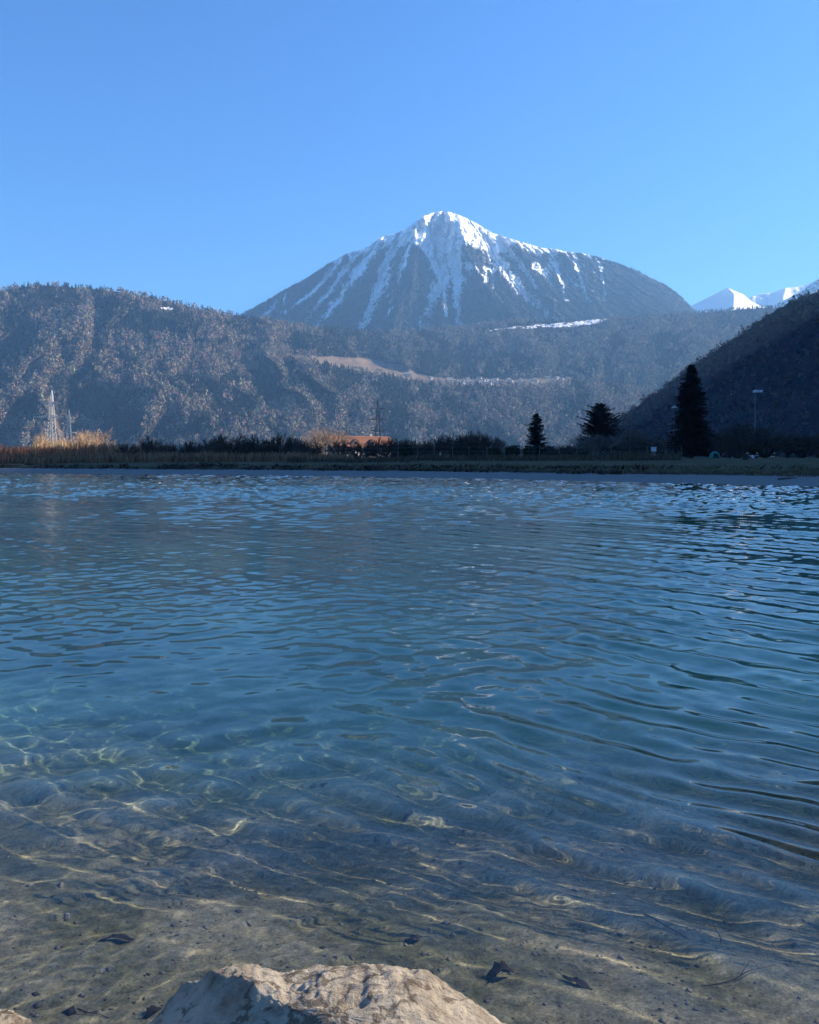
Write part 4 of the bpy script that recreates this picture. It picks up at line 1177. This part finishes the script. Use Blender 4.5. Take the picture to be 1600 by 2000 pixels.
# driftwood on the beach
tw = Tw(); tw.seg(Vector((-0.55, 0, 0.05)), Vector((0.1, 0.05, 0.09)), 0.06, 0.05); tw.seg(Vector((0.1, 0.05, 0.09)), Vector((0.6, 0, 0.12)), 0.05, 0.02); tw.seg(Vector((0.1, 0.05, 0.09)), Vector((0.4, 0.2, 0.2)), 0.03, 0.01)
p0 = at_ground(1537, 49.5, 0.0)
tag(link('driftwood', tw.mesh('driftwood'), dark_bark, None, p0), 'dark driftwood branch lying on the right beach', 'driftwood')

# ------------------------------------------------------------------ foreground: boulder, stone, sunken leaves and twigs
def n3(p, s, seed, o=5):
    return (fbm(p[:, 0] * s, p[:, 1] * s + 3, o, seed) + fbm(p[:, 1] * s + 7, p[:, 2] * s, o, seed + 3) + fbm(p[:, 2] * s + 5, p[:, 0] * s, o, seed + 6)) / 1.7

def boulder(name, c, rad, seed, nu, nv, flat=2.6, amp=0.05, mat=None):
    u_ = np.linspace(0, 2 * np.pi, nu, endpoint=False); v_ = np.linspace(-np.pi / 2, np.pi / 2, nv)
    U, V = np.meshgrid(u_, v_); e = 2.0 / flat
    sg = lambda a, k: np.sign(a) * np.abs(a) ** k
    P = np.stack([sg(np.cos(V), e) * sg(np.cos(U), e * 1.15), sg(np.cos(V), e) * sg(np.sin(U), e * 1.15), sg(np.sin(V), e)], -1).reshape(-1, 3)
    nrm = P / (np.linalg.norm(P, axis=1, keepdims=True) + 1e-9)
    P = P * np.array(rad)
    dsp = amp * n3(P, 2.2 / max(rad), seed, 3) + amp * 0.55 * n3(P, 6 / max(rad), seed + 11, 4)
    q_ = P.copy(); q_[:, 0] = P[:, 0] * 0.45 + P[:, 2] * 0.7; q_[:, 1] *= 0.8
    rg = 1 - np.abs(n3(q_, 20 / max(rad), seed + 21, 5)) * 2.2
    dsp += amp * 0.34 * rg + amp * 0.26 * n3(P, 55 / max(rad), seed + 31, 4)
    P = P + nrm * dsp[:, None]
    P = P.reshape(nv, nu, 3)
    i = np.arange(nu * nv).reshape(nv, nu); j = np.roll(i, -1, 1)
    fs = np.stack([i[:-1], j[:-1], j[1:], i[1:]], -1).reshape(-1, 4)
    return P, fs

m, nt, out = new_mat('pale_boulder')
tc = nt.nodes.new('ShaderNodeTexCoord')
na = noise_node(nt, 6, 8, 0.68, tc.outputs['Object'])
nb_ = noise_node(nt, 42, 6, 0.7, tc.outputs['Object'])
mp = nt.nodes.new('ShaderNodeMapping'); mp.inputs['Rotation'].default_value = (0.2, 0.5, 0.3); mp.inputs['Scale'].default_value = (7, 26, 20); nt.links.new(tc.outputs['Object'], mp.inputs[0])
nc__ = noise_node(nt, 1.6, 7, 0.7, mp.outputs[0], 0.6)
ca = ramp(nt, na.outputs[0], [(0.3, (0.25, 0.195, 0.135)), (0.5, (0.49, 0.415, 0.305)), (0.7, (0.61, 0.535, 0.41))])
cb = ramp(nt, nc__.outputs[0], [(0.34, (0.16, 0.13, 0.11)), (0.45, (0.85, 0.85, 0.85)), (0.7, (1.12, 1.1, 1.06))])
mx = nt.nodes.new('ShaderNodeMix'); mx.data_type = 'RGBA'; mx.blend_type = 'MULTIPLY'; mx.inputs[0].default_value = 0.85
nt.links.new(ca.outputs[0], mx.inputs[6]); nt.links.new(cb.outputs[0], mx.inputs[7])
lich = ramp(nt, nb_.outputs[0], [(0.0, (0, 0, 0)), (0.66, (0, 0, 0)), (0.74, (1, 1, 1))])
cc = mixc(nt, lich.outputs[0], mx.outputs[2], (0.16, 0.14, 0.11))
ncr = noise_node(nt, 2.6, 9, 0.6, tc.outputs['Object'], 0.5)
crk = ramp(nt, ncr.outputs[0], [(0.0, (0, 0, 0)), (0.482, (0, 0, 0)), (0.496, (0.8, 0.8, 0.8)), (0.504, (0.8, 0.8, 0.8)), (0.518, (0, 0, 0))])
cc = mixc(nt, crk.outputs[0], cc, (0.10, 0.075, 0.055))
b = N(nt, 'ShaderNodeBsdfPrincipled', Roughness=0.9); b.inputs['Specular IOR Level'].default_value = 0.15
nt.links.new(cc, b.inputs['Base Color'])
ad = N(nt, 'ShaderNodeMath', operation='ADD'); nt.links.new(nc__.outputs[0], ad.inputs[0]); nt.links.new(nb_.outputs[0], ad.inputs[1])
bp = nt.nodes.new('ShaderNodeBump'); bp.inputs['Strength'].default_value = 0.9; bp.inputs['Distance'].default_value = 0.02
nt.links.new(ad.outputs[0], bp.inputs['Height']); nt.links.new(bp.outputs[0], b.inputs['Normal'])
nt.links.new(b.outputs[0], out.inputs[0])
rock_mat = m

P, fs = boulder('boulder', None, (0.76, 0.36, 0.35), 5, 520, 300, 3.0, 0.034)
x_ = P[..., 0]
P[..., 2] -= 0.30 * np.clip((x_ - 0.13) / 0.50, 0, 1.2) ** 1.7 * (P[..., 2] > -0.2) * sst(-0.3, 0.2, P[..., 2])   # slopes away to the right
P[..., 2] -= 1.1 * np.clip(-(x_ + 0.12) * 0.6 - (P[..., 1] - 0.06) * 0.8, 0, 0.5) * sst(-0.1, 0.25, P[..., 2])   # broken face towards the left
P[..., 2] += 0.02 * np.exp(-((x_ + 0.28) / 0.12) ** 2)
me = mesh_np('boulder', P.reshape(-1, 3), fs, True)
o = link('boulder', me, rock_mat, None, (-0.165, 1.86, -0.045), (0.0, 0, 0.04))
tag(o, 'large pale rough boulder in sun at the bottom edge of the picture', 'boulder'); o.cycles.is_caustics_receiver = True
P, fs = boulder('stone', None, (0.17, 0.15, 0.19), 8, 120, 80, 2.3, 0.02)
me = mesh_np('shore_stone', P.reshape(-1, 3), fs, True)
o = link('shore_stone', me, rock_mat, None, (-0.985, 1.80, 0.155))
tag(o, 'small pale stone top peeking in at the bottom left corner', 'stone')
P, fs = boulder('stone', None, (0.30, 0.24, 0.16), 18, 90, 60, 2.3, 0.03)
me = mesh_np('shore_stone', P.reshape(-1, 3), fs, True)
o = link('shore_stone', me, rock_mat, None, (-1.0, 1.78, -0.06))
tag(o, 'larger wet stone under the small stone at bottom left', 'stone')

leaf_m = simple_mat('sunken_brown_leaf', (0.018, 0.013, 0.009), (0.04, 0.028, 0.018), 30)
def leaf(label, x, y, L, Wd, rz, curl, lift):
    mb = MB(); n = 9; rows = []
    for i in range(n):
        t = i / (n - 1); w = Wd * (math.sin(math.pi * (0.06 + 0.9 * t)) ** 0.8) * (1 + 0.30 * math.sin(t * 19 + 1)); rows.append((t, w))
    vs = []
    for t, w in rows:
        xx = (t - 0.5) * L; zc = lift * math.sin(math.pi * t * 0.9) + 0.008
        for s in (-1, -0.5, 0, 0.5, 1):
            vs.append((xx, s * w, zc + curl * s * s * w + 0.006 * math.sin(9 * t + 3 * s)))
    fs = [(i * 5 + k, i * 5 + k + 1, (i + 1) * 5 + k + 1, (i + 1) * 5 + k) for i in range(n - 1) for k in range(4)]
    mb.add(vs, fs)
    o = empty('sunken_leaf', (x, y, gz(x, y)), rz)
    bl = link('blade', mb.mesh('blade', True), leaf_m, o); bl.cycles.is_caustics_receiver = True
    sol = bl.modifiers.new('thick', 'SOLIDIFY'); sol.thickness = 0.0015
    st_ = MB(); st_.bar((-0.5 * L, 0, 0.008), (-0.85 * L, 0.02, 0.004), 0.0016, 0.001, 4); st_.bar((-0.5 * L, 0, 0.009), (0.35 * L, 0, lift * 0.8 + 0.011), 0.0013, 0.0006, 4)
    link('stalk', st_.mesh('stalk'), leaf_m, o)
    tag(o, label, 'leaf')
leaf('big curled dark leaf standing on the lake bed right of the boulder', 0.31, 2.79, 0.095, 0.026, 0.25, 1.1, 0.035)
leaf('flat elongated dark leaf on the lake bed right of the curled leaf', 0.56, 2.74, 0.12, 0.018, -0.75, 0.3, 0.01)
leaf('dark leaf lying on the lake bed near the left picture edge', -1.09, 3.05, 0.12, 0.015, 0.05, 0.5, 0.015)
leaf('small dark leaf on the lake bed left of the boulder', -0.80, 2.55, 0.06, 0.016, 0.9, 0.5, 0.01)
leaf('tiny dark leaf on the lake bed above the boulder', 0.02, 3.05, 0.06, 0.012, 0.2, 0.5, 0.008)
def twig(label, x, y, pts, rad):
    z0 = gz(x, y); t = Tw()
    pts = [Vector(p) for p in pts]
    for i, (a, b_) in enumerate(zip(pts[:-1], pts[1:])): t.seg(a, b_, rad * (1 - 0.25 * i), rad * (0.75 - 0.25 * i))
    mid = pts[1]; t.seg(mid, mid + (pts[2] - pts[1]).normalized() * 0.05 + Vector((0.0, 0.03, 0.02)), rad * 0.6, rad * 0.3)
    o = link('sunken_twig', t.mesh('sunken_twig'), leaf_m, None, (x, y, z0)); o.cycles.is_caustics_receiver = True
    tag(o, label, 'twig')
twig('thin dark twig slanting on the lake bed at right', 0.98, 3.15, [(-0.05, 0.09, 0.01), (0.0, 0.0, 0.02), (0.05, -0.09, 0.035)], 0.006)
twig('long thin twig lying on the lake bed near the right picture edge', 1.12, 2.78, [(-0.14, -0.04, 0.01), (0.0, 0.0, 0.012), (0.15, 0.05, 0.01)], 0.0035)
twig('short twig standing upright on the lake bed at far right', 1.15, 3.05, [(0.0, 0.0, 0.0), (0.005, 0.0, 0.03), (0.0, 0.01, 0.07)], 0.004)
twig('fine twig on the lake bed left of the boulder', -0.99, 2.55, [(-0.05, 0.02, 0.008), (0.0, 0.0, 0.01), (0.06, -0.02, 0.008)], 0.0035)

# gravel grains and small pebbles over the shallow bed
r = np.random.default_rng(91); n = 4500
y = 1.9 + 3.6 * r.random(n) ** 1.3; x = r.uniform(-0.75, 0.75, n) * (y + 0.6)
s = np.exp(r.normal(-5.15, 0.5, n)); s = np.clip(s, 0.002, 0.022)
base = np.array([(1, 0, 0), (-1, 0, 0), (0, 1, 0), (0, -1, 0), (0, 0, 1), (0, 0, -1)], float)
of = np.array([(0, 2, 4), (2, 1, 4), (1, 3, 4), (3, 0, 4), (2, 0, 5), (1, 2, 5), (3, 1, 5), (0, 3, 5)])
V = base[None] * s[:, None, None] * r.uniform(0.6, 1.3, (n, 6, 1)) * np.array([1, 1, 0.6])
V += np.stack([x, y, ground_z(x, y) + s * 0.25], -1)[:, None]
me = mesh_np('bed_gravel', V.reshape(-1, 3), (np.arange(n)[:, None, None] * 6 + of[None]).reshape(-1, 3))
vcol(me, 'tint', np.repeat(np.clip(r.normal(0.15, 0.06, (n, 1)), 0.04, 0.4) * np.array([[1.0, 0.97, 0.86]]), 6, 0))
o = tag(link('bed_gravel', me, reed_mat), 'small pebbles scattered over the shallow lake bed', 'gravel', kind='stuff'); o.cycles.is_caustics_receiver = True
def haze_box():
    mb = MB(); mb.box(-9000, 9000, -500, 8600, -6, 1790)
    m, nt, out = new_mat('haze')
    v = N(nt, 'ShaderNodeVolumePrincipled')
    v.inputs['Color'].default_value = (0.27, 0.56, 0.98, 1); v.inputs['Density'].default_value = 1.0e-4; v.inputs['Absorption Color'].default_value = (0.25, 0.25, 0.25, 1); v.inputs['Anisotropy'].default_value = 0.2
    nt.links.new(v.outputs[0], out.inputs['Volume'])
    h = link('haze', mb.mesh('haze'), m); h['kind'] = 'stuff'; h['label'] = 'thin blue haze in the valley air'
haze_box()
